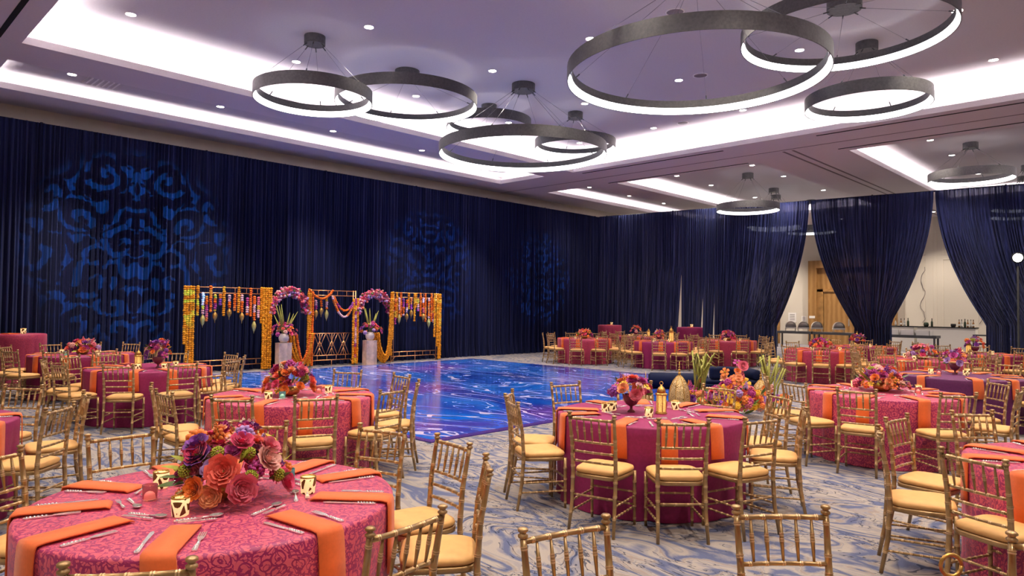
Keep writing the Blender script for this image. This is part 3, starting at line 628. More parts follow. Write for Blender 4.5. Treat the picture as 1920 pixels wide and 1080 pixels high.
PANm = MB().box((-0.31, -0.23, 0.14), (0.31, 0.23, 0.22)).mesh('pan', 'steel'); HANm = MB().tube([(-0.1, -0.24, 0.05), (-0.1, -0.29, 0.05), (0.1, -0.29, 0.05), (0.1, -0.24, 0.05)], 0.012, 6).mesh('handle', 'steel')
LEGm = MB().tube([(0, 0, 0), (0, 0, 0.16)], 0.014, 6).mesh('leg', 'steel'); DARKm = MB().box((-0.27, -0.2, 0.2), (0.27, 0.2, 0.24)).mesh('tray', 'darktable')
for i, (x, lb) in enumerate([(-13.45, 'leftmost roll-top chafing dish on the buffet'), (-12.85, 'second roll-top chafing dish from the left'), (-12.22, 'third roll-top chafing dish, before the wood portal'), (-11.25, 'rightmost roll-top chafing dish, standing apart')]):
    t = thing('chafing_dish', lb, 'chafing dish', (x, 33.05, 0.76), radians(28), 'roll-top chafing dishes'); put('lid', LIDm, t, (0, 0, 0.22)); put('pan', PANm, t); put('tray', DARKm, t)
    put('handle', HANm, t, (0, 0, 0.35))
    for sx in (-0.27, 0.27):
        for sy in (-0.19, 0.19): put('leg', LEGm, t, (sx, sy, 0))
    t.scale = (0.80, 0.80, 0.92)
# bar counters
def bar(x0, x1, y, lb):
    t = thing('bar_counter', lb, 'bar', ((x0+x1)/2, y, 0)); w = (x1-x0)/2
    MB().box((-w, -0.03, 0), (w, 0.55, 1.07)).build('front_panel', 'white', t); MB().box((-w-0.04, -0.08, 1.07), (w+0.02, 0.6, 1.11)).build('counter_top', 'black', t)
bar(-8.3, -6.15, 34.0, 'wide white bar with black top behind the right opening'); bar(-9.6, -8.42, 34.0, 'narrow white bar with black top beside the middle drape')
BOT = [MB().lathe([(0.035, 0), (0.04, 0.02), (0.04, 0.17), (0.014, 0.22), (0.014, 0.30), (0.017, 0.30), (0.017, 0.31)], 10).mesh('bottle', m) for m in ('glassdark', 'glassamber', 'glassclear')]
CAPm = MB().lathe([(0.017, 0.29), (0.017, 0.33)], 8).mesh('cap', 'black'); LABm = MB().lathe([(0.041, 0.06), (0.041, 0.14)], 10, cap=False).mesh('paper_label', 'paper')
bots = [(-9.2, 2, 'clear bottle at the left end of the narrow bar'), (-9.0, 1, 'amber bottle second on the narrow bar'), (-8.85, 2, 'clear bottle third on the narrow bar'), (-8.72, 0, 'tall dark bottle at the right end of the narrow bar'),
        (-7.78, 0, 'lone dark bottle near the left of the wide bar'), (-6.78, 1, 'amber bottle, leftmost of the cluster on the wide bar'), (-6.68, 2, 'clear bottle, second of the cluster on the wide bar'), (-6.57, 0, 'dark bottle, third of the cluster on the wide bar'), (-6.46, 1, 'amber bottle, fourth of the cluster on the wide bar'), (-6.36, 2, 'clear bottle, fifth of the cluster on the wide bar'), (-6.26, 1, 'amber bottle at the right end of the wide bar')]
for i, (x, k, lb) in enumerate(bots):
    t = thing('bottle', lb, 'bottle', (x, 34.2+0.06*(i % 2), 1.11), 0, 'bottles on the bars'); put('glass_body', BOT[k], t, scale=1.15 if k == 0 else 1.0); put('cap', CAPm, t); put('paper_label', LABm, t)
tag(MB().lathe([(0.07, 0), (0.1, 0.05), (0.1, 0.14), (0.09, 0.14), (0.085, 0.03), (0, 0.02)], 14).build('ice_bucket', 'black', None, (-6.98, 34.2, 1.11)), 'black bucket left of the bottle cluster on the bar', 'bucket')
tag(MB().lathe([(0.07, 0), (0.11, 0.06), (0.09, 0.17), (0.02, 0.18)], 14).build('garnish_bowl', 'glassdark', None, (-8.0, 34.2, 1.11)), 'dark green bowl beside the lone bottle on the bar', 'bowl')
folding('rack_table', -8.9, -6.95, 31.2, 31.9, 0.80, 'grey service table holding glass racks before the bar')
for (x, lb) in ((-8.55, 'grey glass rack at the left of the service table'), (-8.0, 'grey glass rack in the middle of the service table'), (-7.45, 'pale glass rack right on the service table')):
    t = thing('glass_rack', lb, 'rack', (x, 31.55, 0.80)); mb = MB()
    for a in range(6): mb.box((-0.24+a*0.09, -0.24, 0.0), (-0.22+a*0.09, 0.24, 0.03))
    mb.build('base', 'track', t)
    for (a, b) in (((-0.25, -0.25, 0), (0.25, -0.235, 0.2)), ((-0.25, 0.235, 0), (0.25, 0.25, 0.2)), ((-0.25, -0.25, 0), (-0.235, 0.25, 0.2)), ((0.235, -0.25, 0), (0.25, 0.25, 0.2))): MB().box(a, b).build('side', 'whiteplastic', t)
t = thing('service_cart', 'black service cart at the right of the bar', 'cart', (-5.75, 33.2, 0))
MB().box((-0.3, -0.3, 0.45), (0.3, 0.3, 0.5)).box((-0.3, -0.3, 0.12), (0.3, 0.3, 0.15)).build('shelf', 'black', t)
for sx in (-0.28, 0.28):
    for sy in (-0.28, 0.28): MB().box((sx-0.02, sy-0.02, 0), (sx+0.02, sy+0.02, 0.85)).build('post', 'black', t)
MB().box((-0.3, -0.3, 0.80), (0.3, 0.3, 0.85)).build('tray', 'darktable', t)

# ------------------------------------------------------------------ dance floor
o = MB().box((-5.03, -5.0, 0), (5.03, 5.0, 0.015)).build('dance_floor', 'dance', None, (-11.84, 10.59, 0.001)); tag(o, 'glossy blue and purple marbled square dance floor with white veins', 'dance floor')

# ------------------------------------------------------------------ flowers
COLS = {'coral': (0.80, 0.13, 0.085), 'orange': (0.85, 0.22, 0.025), 'hotpink': (0.72, 0.045, 0.16), 'rose': (0.70, 0.13, 0.20), 'magenta': (0.42, 0.02, 0.22), 'purple': (0.22, 0.03, 0.33),
        'lavender': (0.44, 0.26, 0.58), 'blush': (0.80, 0.42, 0.36), 'yellow': (0.85, 0.50, 0.02), 'cream': (0.80, 0.68, 0.52), 'red': (0.62, 0.02, 0.045), 'peach': (0.85, 0.33, 0.14), 'palepink': (0.85, 0.50, 0.56)}
def petal_mat(name, c):
    m, nt, b = nodes_of('petal_'+name); tc = N(nt, 'ShaderNodeTexCoord')
    nz = N(nt, 'ShaderNodeTexNoise', i_Scale=45.0, i_Detail=3.0); LK(nt, tc.outputs['Object'], nz.inputs['Vector'])
    r = ramp(nt, [(0.3, tuple(x*0.78 for x in c)), (0.7, tuple(min(1, x*1.2+0.01) for x in c))]); LK(nt, nz.outputs['Fac'], r.inputs['Fac']); LK(nt, r.outputs['Color'], b.inputs['Base Color'])
    b.inputs['Roughness'].default_value = 0.65; b.inputs['Subsurface Weight'].default_value = 0.0; b.inputs['Sheen Weight'].default_value = 0.15
    return m
for k, c in COLS.items(): M['f_'+k] = petal_mat(k, c)
M['leaf'] = mat('leaf_green', (0.10, 0.17, 0.03), 0.55, noise=0.3, nscale=30)
M['lime'] = mat('lime_bloom', (0.38, 0.42, 0.03), 0.6, noise=0.3, nscale=50)
M['stem'] = mat('stem_green', (0.20, 0.24, 0.06), 0.6)
M['grass'] = mat('yellow_green_amaranth', (0.30, 0.29, 0.05), 0.7, noise=0.3, nscale=40)
def petal(mb, a0, w, r0, r1, z0, z1, curl, nS=4, nT=3):
    vs = []; fs = []
    for j in range(nT+1):
        t = j/nT; r = r0+(r1-r0)*(t**0.8); z = z0+(z1-z0)*t - curl*max(0, t-0.6)**2*4
        ww = w*(0.45+0.55*sin(pi*min(1, 0.25+0.6*t)))*(0.75 if j == nT else 1.0)
        for i in range(nS+1):
            s = i/nS*2-1; a = a0+s*ww; rr = r*(1+0.04*s*s)
            vs.append((rr*cos(a), rr*sin(a), z - (0.10*(s*s))*(z1-z0)*t))
    for j in range(nT):
        for i in range(nS): q = j*(nS+1)+i; fs.append((q, q+1, q+nS+2, q+nS+1))
    mb.add(vs, fs)
def rose_mesh(col, lite=False):
    mb = MB(); rng = random.Random(len(col)*7)
    layers = [(3, 0.04, 0.15, 0.0, 0.56, 1.2, 0), (4, 0.08, 0.28, 0.0, 0.60, 1.0, .05), (5, 0.13, 0.42, 0.0, 0.64, 0.8, .1), (5, 0.2, 0.58, -0.02, 0.68, 0.8, .15), (6, 0.24, 0.78, -0.06, 0.62, 0.68, .3), (6, 0.26, 1.0, -0.14, 0.42, 0.66, .5)]
    if lite: layers = layers[1::2] + layers[-1:]
    for (n, r0, r1, z0, z1, w, c) in layers:
        o = rng.uniform(0, 6)
        for i in range(n): petal(mb, o+2*pi*i/n, w, r0, r1*rng.uniform(0.94, 1.05), z0, z1*rng.uniform(0.93, 1.06), c*0.25, 3 if lite else 4, 2 if lite else 3)
    mb.ball((0, 0, 0.1), 0.30, 6, 4)
    return mb.mesh('rose', 'f_'+col)
def pom_mesh(col):
    mb = MB(); rng = random.Random(5)
    for i in range(34):
        z = 1-(i+0.5)/34*1.35; r = sqrt(max(0, 1-z*z)); a = i*2.39996
        d = Vector((r*cos(a), r*sin(a), z)); u = d.cross(Vector((0, 0, 1))).normalized() if abs(d.z) < 0.98 else Vector((1, 0, 0)); w = d.cross(u)
        k = 0.30; b0 = d*0.55; tip = d*rng.uniform(0.95, 1.08)
        mb.add([b0-u*k*0.5, b0+u*k*0.5, tip+u*k*0.6+w*0.1, tip-u*k*0.6+w*0.1, tip*1.02-w*0.12], [(0, 1, 2, 3), (3, 2, 4)])
    mb.ball((0, 0, 0), 0.75, 8, 5)
    return mb.mesh('pompon', 'f_'+col)
def spike_mesh(col):
    mb = MB(); rng = random.Random(9)
    mb.tube([(0, 0, -0.6), (0, 0, 2.3)], [0.06, 0.03], 5, mi=1)
    for i in range(22):
        t = i/21; a = i*2.4; z = 0.1+t*2.1; r = 0.42*(1-t)**0.7+0.06; s = 0.34*(1-t*0.75)
        mb.ball((r*cos(a), r*sin(a), z), s, 5, 4, jit=0.25, rng=rng)
    return mb.mesh('flower_spike', ['f_'+col, 'leaf'])
def cluster_mesh(col):
    mb = MB(); rng = random.Random(3)
    nb, rb = (60, 0.15) if col == 'lime' else (20, 0.30)
    for i in range(nb):
        z = 1-(i+0.5)/nb*1.3; r = sqrt(max(0, 1-z*z)); a = i*2.39996
        mb.ball((r*cos(a)*0.8, r*sin(a)*0.8, z*0.8), rb, 5, 4, jit=0.3, rng=rng)
    mb.tube([(0, 0, -0.9), (0, 0, 0.2)], 0.06, 5, mi=1)
    return mb.mesh('blossom_cluster', ['lime' if col == 'lime' else 'f_'+col, 'leaf'])
def lily_mesh(col):
    mb = MB()
    for i in range(5): petal(mb, 2*pi*i/5, 0.5, 0.10, 1.15, -0.1, 0.45, 0.5, 3, 3)
    mb.ball((0, 0, 0.15), 0.22, 6, 4, mi=1)
    return mb.mesh('open_blossom', ['f_'+col, 'lime'])
def leaf_mesh(m='leaf'):
    mb = MB(); pts = []
    vs = []; fs = []; n = 6
    for i in range(n+1):
        t = i/n; w = 0.32*sin(pi*(0.08+0.9*t))**0.9; z = 2.2*t; x = 0.5*t*t
        vs += [(x+0.06, -w, z), (x, 0, z), (x+0.06, w, z)]
    for i in range(n): a = i*3; fs += [(a, a+1, a+4, a+3), (a+1, a+2, a+5, a+4)]
    return mb.add(vs, fs).mesh('leaf', m)
ROSE = {k: rose_mesh(k) for k in COLS}; ROSEL = {k: rose_mesh(k, True) for k in COLS}; POM = {k: pom_mesh(k) for k in COLS}
SPK_ = {k: spike_mesh(k) for k in ('rose', 'blush', 'magenta', 'purple', 'lavender', 'orange', 'hotpink', 'cream')}
CLU = {k: cluster_mesh(k) for k in ('purple', 'lavender', 'orange', 'magenta', 'lime', 'blush', 'rose')}
LILY = {k: lily_mesh(k) for k in ('orange', 'yellow', 'peach', 'magenta', 'rose')}
LEAF = leaf_mesh(); LEAFL = leaf_mesh('lime')
def aim(d, roll=0.0):
    q = Vector(d).normalized().to_track_quat('Z', 'Y'); return (q.to_matrix() @ Matrix.Rotation(roll, 3, 'Z')).to_euler()
PAL = {'mix': ['coral', 'orange', 'hotpink', 'rose', 'magenta', 'purple', 'lavender', 'peach'], 'warm': ['coral', 'orange', 'coral', 'orange', 'peach', 'hotpink', 'magenta', 'rose'],
       'pink': ['hotpink', 'rose', 'magenta', 'coral', 'orange', 'purple', 'hotpink'], 'pinkwarm': ['coral', 'magenta', 'hotpink', 'peach', 'rose', 'magenta', 'orange', 'palepink'], 'violet': ['purple', 'lavender', 'magenta', 'orange', 'coral', 'lavender']}
def bouquet(t, rng, w, h, z0, n, pal, size, spikes=4, leaves=10, lite=False):
    """flowers on a dome of half-width w and height h standing on t, base height z0"""
    R = ROSEL if lite else ROSE
    for i in range(n):
        u = (i+0.5)/n; el = (1-u)**0.9*(pi/2)*0.98-0.12; a = i*2.39996+rng.uniform(-0.25, 0.25)
        d = Vector((cos(el)*cos(a), cos(el)*sin(a), sin(el))); j = rng.uniform(0.80, 1.04)
        p = (d.x*w*j, d.y*w*j, z0 + max(size*0.9, h*0.12 + d.z*h*0.88*j)); c = rng.choice(PAL[pal]); r = rng.random(); s = size*rng.uniform(0.75, 1.3)
        dd = (d.x, d.y, d.z*1.1+0.25)
        if r < 0.52: put('rose', R[c], t, p, aim(dd, a), s)
        elif r < 0.72: put('pompon', POM[c], t, p, aim(dd, a), s*0.8)
        elif r < 0.88: put('blossom_cluster', CLU[rng.choice(list(CLU))], t, p, aim(dd, a), s*0.9)
        else: put('open_blossom', LILY[rng.choice(list(LILY))], t, p, aim(dd, a), s*0.8)
    for i in range(spikes):
        a = rng.uniform(0, 2*pi); el = rng.uniform(0.7, 1.25); d = Vector((cos(el)*cos(a), cos(el)*sin(a), sin(el)))
        put('flower_spike', SPK_[rng.choice(list(SPK_))], t, (d.x*w*0.72, d.y*w*0.72, z0+h*0.15+d.z*h*0.72), aim(d), size*rng.uniform(0.75, 1.05))
    for i in range(leaves):
        a = rng.uniform(0, 2*pi); el = rng.uniform(0.0, 0.9); d = Vector((cos(el)*cos(a), cos(el)*sin(a), sin(el)))
        put('leaf', LEAF if rng.random() < 0.55 else LEAFL, t, (d.x*w*0.78, d.y*w*0.78, z0+h*0.12+d.z*h*0.6), aim(d, a), size*rng.uniform(0.7, 1.25))
BOWL = MB().lathe([(0.0, 0.0), (0.06, 0.0), (0.10, 0.03), (0.115, 0.085), (0.105, 0.085), (0.09, 0.035), (0.0, 0.02)], 20, cap=False).mesh('bowl', 'goldlantern')
COMP = MB().lathe([(0.0, 0), (0.05, 0), (0.05, 0.012), (0.018, 0.03), (0.02, 0.055), (0.07, 0.075), (0.11, 0.12), (0.115, 0.165), (0.10, 0.165), (0.08, 0.11), (0, 0.085)], 20, cap=False)
M['plumglass'] = mat('plum_ribbed_glass', (0.16, 0.03, 0.05), 0.12, coat=0.6)
COMP = COMP.mesh('compote', 'plumglass')

# ------------------------------------------------------------------ marigold frames against the left drapes
XA = -17.4
MAT5 = ['f_orange', 'f_yellow', 'f_magenta', 'f_palepink', 'f_purple', 'f_rose', 'marigold', 'marigoldy']
M['marigold'] = mat('orange_marigold', (1.0, 0.165, 0.003), 0.75, noise=0.25, nscale=60, bump=0.5, bscale=150)
M['marigoldy'] = mat('golden_marigold', (1.0, 0.34, 0.003), 0.75, noise=0.25, nscale=60, bump=0.5, bscale=150)
def string_of(pts, kind, rng, r=0.041):
    """balls along a polyline: one flower string"""
    mb = MB(); P = [Vector(p) for p in pts]; L = sum((b-a).length for a, b in zip(P, P[1:])); n = max(3, int(L/(r*1.25))); k = 0; acc = 0
    seg = [(b-a).length for a, b in zip(P, P[1:])]
    run = 0; colr = 0
    for i in range(n):
        d = (i+0.5)*L/n; j = 0; c = d
        while j < len(seg)-1 and c > seg[j]: c -= seg[j]; j += 1
        p = P[j] + (P[j+1]-P[j])*min(1, c/max(1e-6, seg[j]))
        if kind == 'y': mi = 7
        elif kind == 'o': mi = 6
        else:
            if run <= 0: colr = rng.choice([0, 6, 2, 3, 3, 5, 1, 6, 3, 2, 4]); run = rng.choice([2, 3, 4])
            run -= 1; mi = colr
        mb.ball(p + Vector((rng.uniform(-.004, .004), rng.uniform(-.004, .004), 0)), r*rng.uniform(0.92, 1.08), 7, 4, mi, 0.82, 0.12, rng)
    return mb
PEND = MB().lathe([(0.004, 0.0), (0.01, -0.02), (0.05, -0.07), (0.062, -0.12), (0.045, -0.19), (0.012, -0.24), (0.006, -0.30)], 10).mesh('pendant', 'goldlantern')
M['limegold'] = mat('pale_gold_filigree', (0.62, 0.55, 0.18), 0.4, 0.5, noise=0.35, nscale=120)
PEND2 = MB().lathe([(0.004, 0.0), (0.02, -0.03), (0.055, -0.11), (0.058, -0.16), (0.035, -0.25), (0.008, -0.30), (0.005, -0.34)], 10).mesh('pendant', 'limegold')
rg = random.Random(21)
def strand(y, zt, zb, kind, label, pend=0, dx=0.0):
    o = string_of([(0, 0, zt), (0.0, 0, zb)], kind, rg).build('flower_strand', MAT5, None, (XA+0.03+dx, y, 0)); tag(o, label, 'garland', 'flower strands on the gold frames')
    if pend: put('pendant', PEND if pend == 1 else PEND2, o, (0, 0, zb+0.01))
KN = {'y': 'golden yellow marigold strand', 'o': 'orange marigold strand', 'm': 'mixed pink, purple and orange flower strand'}
for i, (y, a, b, k) in enumerate([(6.82, 2.17, 1.43, 'y'), (6.95, 2.01, 1.47, 'm'), (7.04, 1.92, 1.29, 'm'), (7.14, 2.18, 1.52, 'o'), (7.25, 1.96, 1.54, 'm'), (7.38, 1.97, 1.69, 'm'), (7.47, 2.17, 1.42, 'y'), (7.61, 1.96, 1.62, 'm'), (7.75, 1.98, 1.55, 'm'), (7.85, 2.17, 1.5, 'y'), (7.94, 1.97, 1.52, 'm'), (8.08, 1.9, 1.44, 'm'), (8.17, 2.15, 1.41, 'o'), (8.27, 1.94, 1.3, 'm'), (8.38, 1.92, 1.37, 'm'), (8.46, 2.18, 1.23, 'y')]):
    strand(y, a, b, k, '%s on the left frame, %s from its left post' % (KN[k], ORD[i]), {1: 2, 4: 1, 7: 1, 10: 1, 13: 2}.get(i, 0))
for i, (y, a, b, k) in enumerate([(12.77, 1.95, 1.16, 'm'), (12.83, 2.15, 1.36, 'y'), (12.92, 1.98, 1.49, 'm'), (12.98, 2.15, 1.38, 'o'), (13.08, 1.96, 1.43, 'm'), (13.21, 1.93, 1.52, 'm'), (13.28, 2.14, 1.63, 'y'), (13.38, 1.99, 1.63, 'm'), (13.51, 2.13, 1.25, 'y'), (13.57, 2.14, 1.69, 'y'), (13.65, 1.97, 1.57, 'm'), (13.75, 2.15, 1.4, 'o'), (13.86, 2.0, 1.52, 'm'), (13.95, 2.14, 1.23, 'o'), (14.09, 2.0, 1.35, 'm'), (14.2, 2.15, 1.23, 'o'), (14.28, 1.98, 1.2, 'm')]):
    strand(y, a, b, k, '%s on the right frame, %s from its left post' % (KN[k], ORD[i]), {0: 0, 2: 2, 5: 1, 7: 1, 12: 1, 14: 2}.get(i, 0))
def bundle(lst, where, k='y'):
    for i, (y, a, b) in enumerate(lst): strand(y, a, b, k if not isinstance(k, str) or len(k) == 1 else k[i], '%s %s, %s from left' % (KN[k if len(k) == 1 else k[i]], where, ORD[i]), 0, 0.05)
bundle([(6.50, 2.16, 0.74), (6.565, 2.16, 0.03), (6.635, 2.16, 0.03), (6.70, 2.16, 0.03)], 'on the leftmost post')
bundle([(8.50, 2.17, 0.03), (8.565, 2.17, 0.03), (8.635, 2.17, 0.03), (8.70, 2.17, 0.03)], 'on the right post of the left frame')
bundle([(14.29, 2.14, 0.74), (14.4, 2.14, 0.44), (14.47, 2.14, 0.03), (14.53, 2.14, 0.03)], 'on the rightmost post')
bundle([(12.59, 2.15, 0.21), (12.64, 2.16, 0.70)], 'on the left post of the right frame')
bundle([(9.80, 2.10, 0.04), (9.86, 2.1, 0.10), (9.93, 2.10, 0.04)], 'left of the lattice gate', 'yyo')
bundle([(11.25, 1.92, 0.03), (11.32, 1.93, 0.05), (11.39, 1.93, 0.03)], 'right of the lattice gate', 'ymy')
for i, (y, a, b, p) in enumerate([(10.06, 1.87, 1.61, 1), (10.22, 1.91, 1.68, 1), (10.39, 1.94, 1.61, 2)]):
    strand(y, a, b, 'm', 'short mixed strand with pendant under the orange swag, %s from left' % ORD[i], p)
def swag(p0, dip, p1, kind, label):
    pts = []
    for i in range(25):
        t = i/24; b0, b1, b2 = (1-t)**2, 2*t*(1-t), t*t
        cy = 2*dip[0]-(p0[0]+p1[0])/2; cz = 2*dip[1]-(p0[1]+p1[1])/2
        pts.append((0, b0*p0[0]+b1*cy+b2*p1[0], max(0.035, b0*p0[1]+b1*cz+b2*p1[1])))
    o = string_of(pts, kind, rg).build('flower_swag', MAT5, None, (XA+0.09, 0, 0)); tag(o, label, 'garland', 'flower swags')
swag((9.80, 2.17), (10.2, 1.91), (10.56, 2.16), 'o', 'orange marigold swag along the middle frame top')
swag((10.53, 1.99), (10.90, 1.40), (11.23, 1.80), 'm', 'lower mixed pink and purple swag on the middle frame')
swag((10.58, 1.97), (10.92, 1.58), (11.23, 1.82), 'm', 'upper mixed pink and purple swag on the middle frame')
def ushape(pts, kind, label, dx):
    Q = [Vector((0, a, b)) for a, b in pts]; out = []
    for i in range(len(Q)-1):
        a, b, c, d = Q[max(0, i-1)], Q[i], Q[i+1], Q[min(len(Q)-1, i+2)]
        for k in range(8):
            t = k/8; out.append(0.5*((2*b)+(c-a)*t+(2*a-5*b+4*c-d)*t*t+(3*b-a-3*c+d)*t**3))
    out.append(Q[-1]); out = [(0, v.y, max(0.035, v.z)) for v in out]
    o = string_of(out, kind, rg).build('flower_swag', MAT5, None, (XA+dx, 0, 0)); tag(o, label, 'garland', 'flower swags')
for i in range(4):
    q = i*0.07
    ushape([(9.14+q*1.1, 0.93), (9.24+q*1.0, 0.42+q*0.5), (9.56, 0.05+q*0.75), (9.84-q*0.6, 0.40+q*0.5), (9.95-q*0.8, 0.95)], 'oyyo'[i], 'marigold swag falling from the left urn, %s from the outside' % ORD[i], 0.14+0.03*i)
    ushape([(11.86+q*0.8, 0.93), (11.97+q*0.7, 0.38+q*0.4), (12.29, 0.04+q*0.95), (12.53-q*0.6, 0.5+q), (12.60-q*0.6, 1.95)], 'y', 'yellow swag falling from the right urn, %s from the outside' % ORD[i], 0.14+0.03*i)
# the tube frames
def tubep(t, a, b, r=0.014, name='tube', m='copper'): return MB().tube([a, b], r, 6).build(name, m, t)
def frame(y0, y1, label, base=True):
    t = thing('gold_tube_frame', label, 'frame', (XA, 0, 0))
    for y in (y0, y1): tubep(t, (0, y, 0.0), (0, y, 2.16), 0.016, 'post')
    for y in (y0+0.08, y1-0.08): tubep(t, (0, y, 0.0), (0, y, 2.16), 0.012, 'post')
    for z in (2.14, 2.0): tubep(t, (0, y0, z), (0, y1, z), 0.013, 'top_rail')
    n = max(3, int((y1-y0)/0.28))
    for i in range(1, n): tubep(t, (0, y0+(y1-y0)*i/n, 2.0), (0, y0+(y1-y0)*i/n, 2.14), 0.010, 'rung')
    if base:
        for z in (0.31, 0.175): tubep(t, (0, y0, z), (0, y1, z), 0.013, 'bottom_rail')
        for i in range(1, n): tubep(t, (0, y0+(y1-y0)*i/n, 0.175), (0, y0+(y1-y0)*i/n, 0.31), 0.010, 'rung')
        tubep(t, (0, (y0+y1)/2, 0), (0, (y0+y1)/2, 0.175), 0.012, 'foot')
        for (y, s) in ((y0, 1), (y1, -1)): tubep(t, (0, y, 0.02), (0, y+s*0.16, 0.175), 0.010, 'brace')
    for y in (y0, y1): tubep(t, (0, y, 0.012), (-0.3, y, 0.012), 0.012, 'rear_foot')
    return t
frame(6.57, 8.66, 'rose gold tube frame at left, hung with marigold strands')
frame(12.66, 14.5, 'rose gold tube frame at right, hung with marigold strands')
t = frame(9.84, 11.36, 'rose gold tube frame in the middle with a lattice gate')
for z in (0.93,): tubep(t, (0, 9.84, z), (0, 11.36, z), 0.013, 'gate_rail')
for i in range(3):
    yc = 10.21+i*0.385
    tubep(t, (0, yc, 0.31), (0, yc, 0.93), 0.010, 'lattice_bar')
    for s in (-1, 1):
        tubep(t, (0, yc, 0.52), (0, yc+s*0.19, 0.93), 0.009, 'lattice_bar'); tubep(t, (0, yc, 0.72), (0, yc+s*0.095, 0.93), 0.009, 'lattice_bar')
        tubep(t, (0, yc, 0.52), (0, yc+s*0.10, 0.31), 0.009, 'lattice_bar'); tubep(t, (0, yc+s*0.19, 0.31), (0, yc, 0.72), 0.009, 'lattice_bar')
# flower arches, pedestals, urns
def floral_arch(y0, y1, label):
    t = thing('flower_arch', label, 'flower arch', (XA, 0, 0), 0, 'flower arches'); rng = random.Random(int(y0*10)); yc = (y0+y1)/2; hw = (y1-y0)/2
    pts = [(0, yc-hw*cos(a), 1.56+0.52*sin(a)) for a in [pi*i/20 for i in range(21)]]
    MB().tube(pts, 0.02, 6).build('hoop', 'copper', t)
    mb = MB(); cols = ['f_rose', 'f_hotpink', 'f_magenta', 'f_lavender', 'f_palepink', 'f_coral', 'leaf', 'f_blush']
    for i in range(460):
        a = rng.uniform(-0.05, pi+0.05)
        rr = rng.uniform(-0.9, 1.0); y = yc-(hw*0.95+rr*0.085)*cos(a); z = 1.50+(0.58+rr*(0.05+0.09*max(0, sin(a))))*sin(a)+rng.uniform(-0.03, 0.03); x = rng.uniform(-0.10, 0.12)
        mb.ball((x, y, z), rng.uniform(0.022, 0.048), 6, 4, rng.choice([0, 0, 1, 2, 3, 3, 4, 5, 0, 1, 6, 7]), 0.9, 0.25, rng)
    o = mb.build('blossoms', cols, t); o['kind'] = 'stuff'
    for i in range(22):
        a = rng.uniform(0.1, pi-0.1); y = yc-(hw)*cos(a); z = 1.58+0.6*sin(a)
        put('rose', ROSEL[rng.choice(['rose', 'hotpink', 'coral', 'blush'])], t, (0.10, y, z-0.04), aim((1, rng.uniform(-.6, .6), rng.uniform(-.2, .6))), rng.uniform(0.042, 0.06))
floral_arch(8.72, 9.80, 'pink and lilac flower arch over the left urn'); floral_arch(11.42, 12.60, 'pink and lilac flower arch over the right urn')
def pedestal(y, side):
    t = thing('pedestal', 'travertine pedestal column under the %s urn' % side, 'pedestal', (XA+0.30, y, 0), 0, 'travertine pedestals')
    MB().lathe([(0.21, 0), (0.21, 0.70)], 6, sm=False).build('shaft', 'marble', t); MB().lathe([(0.214, 0.70), (0.214, 0.715)], 6, sm=False).build('cap', 'marble', t)
    u = thing('flower_urn', 'pale stone urn with pink flowers and green blades under the %s flower arch' % side, 'flower urn', (XA+0.30, y, 0.716), 0, 'flower urns'); rng = random.Random(side)
    MB().lathe([(0.0, 0.0), (0.075, 0.0), (0.12, 0.06), (0.135, 0.13), (0.11, 0.21), (0.075, 0.245), (0.065, 0.24), (0.0, 0.20)], 20, cap=False).build('urn', 'ceramic', u)
    bouquet(u, rng, 0.33, 0.34, 0.18, 34, 'pink', 0.055, 3, 8, True)
    for i in range(7):
        a = rng.uniform(-1.2, 1.2) if i % 2 else rng.uniform(1.9, 4.3); h = rng.uniform(0.5, 0.85); b = rng.uniform(0.12, 0.4)
        MB().tube([(0, 0, 0.2), (0.1*sin(a), b*0.5*cos(a), 0.2+h*0.5), (0.15*sin(a), b*cos(a), 0.2+h)], [0.012, 0.026, 0.004], 6).build('blade', 'grass', u)
pedestal(8.97, 'left'); pedestal(11.68, 'right')

# ------------------------------------------------------------------ gold bamboo-look chair
def nodes_tube(pts, r, rings, n=8, ring=1.22, end=None):
    """tube with the raised double rings of turned bamboo; rings are positions 0..1 along the path"""
    P = [Vector(p) for p in pts]; seg = [(b-a).length for a, b in zip(P, P[1:])]; L = sum(seg)
    def at(t):
        d = t*L
        for i, s in enumerate(seg):
            if d <= s or i == len(seg)-1: return P[i].lerp(P[i+1], min(1, d/s))
            d -= s
    ts = [(0.0, 1.0), (1.0, 1.0)]; w = 0.0034/L
    for c in rings:
        for k, q in ((-2.2, 1.0), (-1.2, ring), (-0.4, 1.02), (0.4, 1.02), (1.2, ring), (2.2, 1.0)): ts.append((c+k*w, q))
    for i in range(1, len(P)-1): ts.append((sum(seg[:i])/L, 1.0))
    ts = sorted(x for x in ts if 0 <= x[0] <= 1)
    rr = r if callable(r) else (lambda t: r)
    global HOT; HOT = (lambda i, B=[rr(t)*1.1 for t, q in ts]: B[i])
    return [at(t) for t, q in ts], [rr(t)*q for t, q in ts]
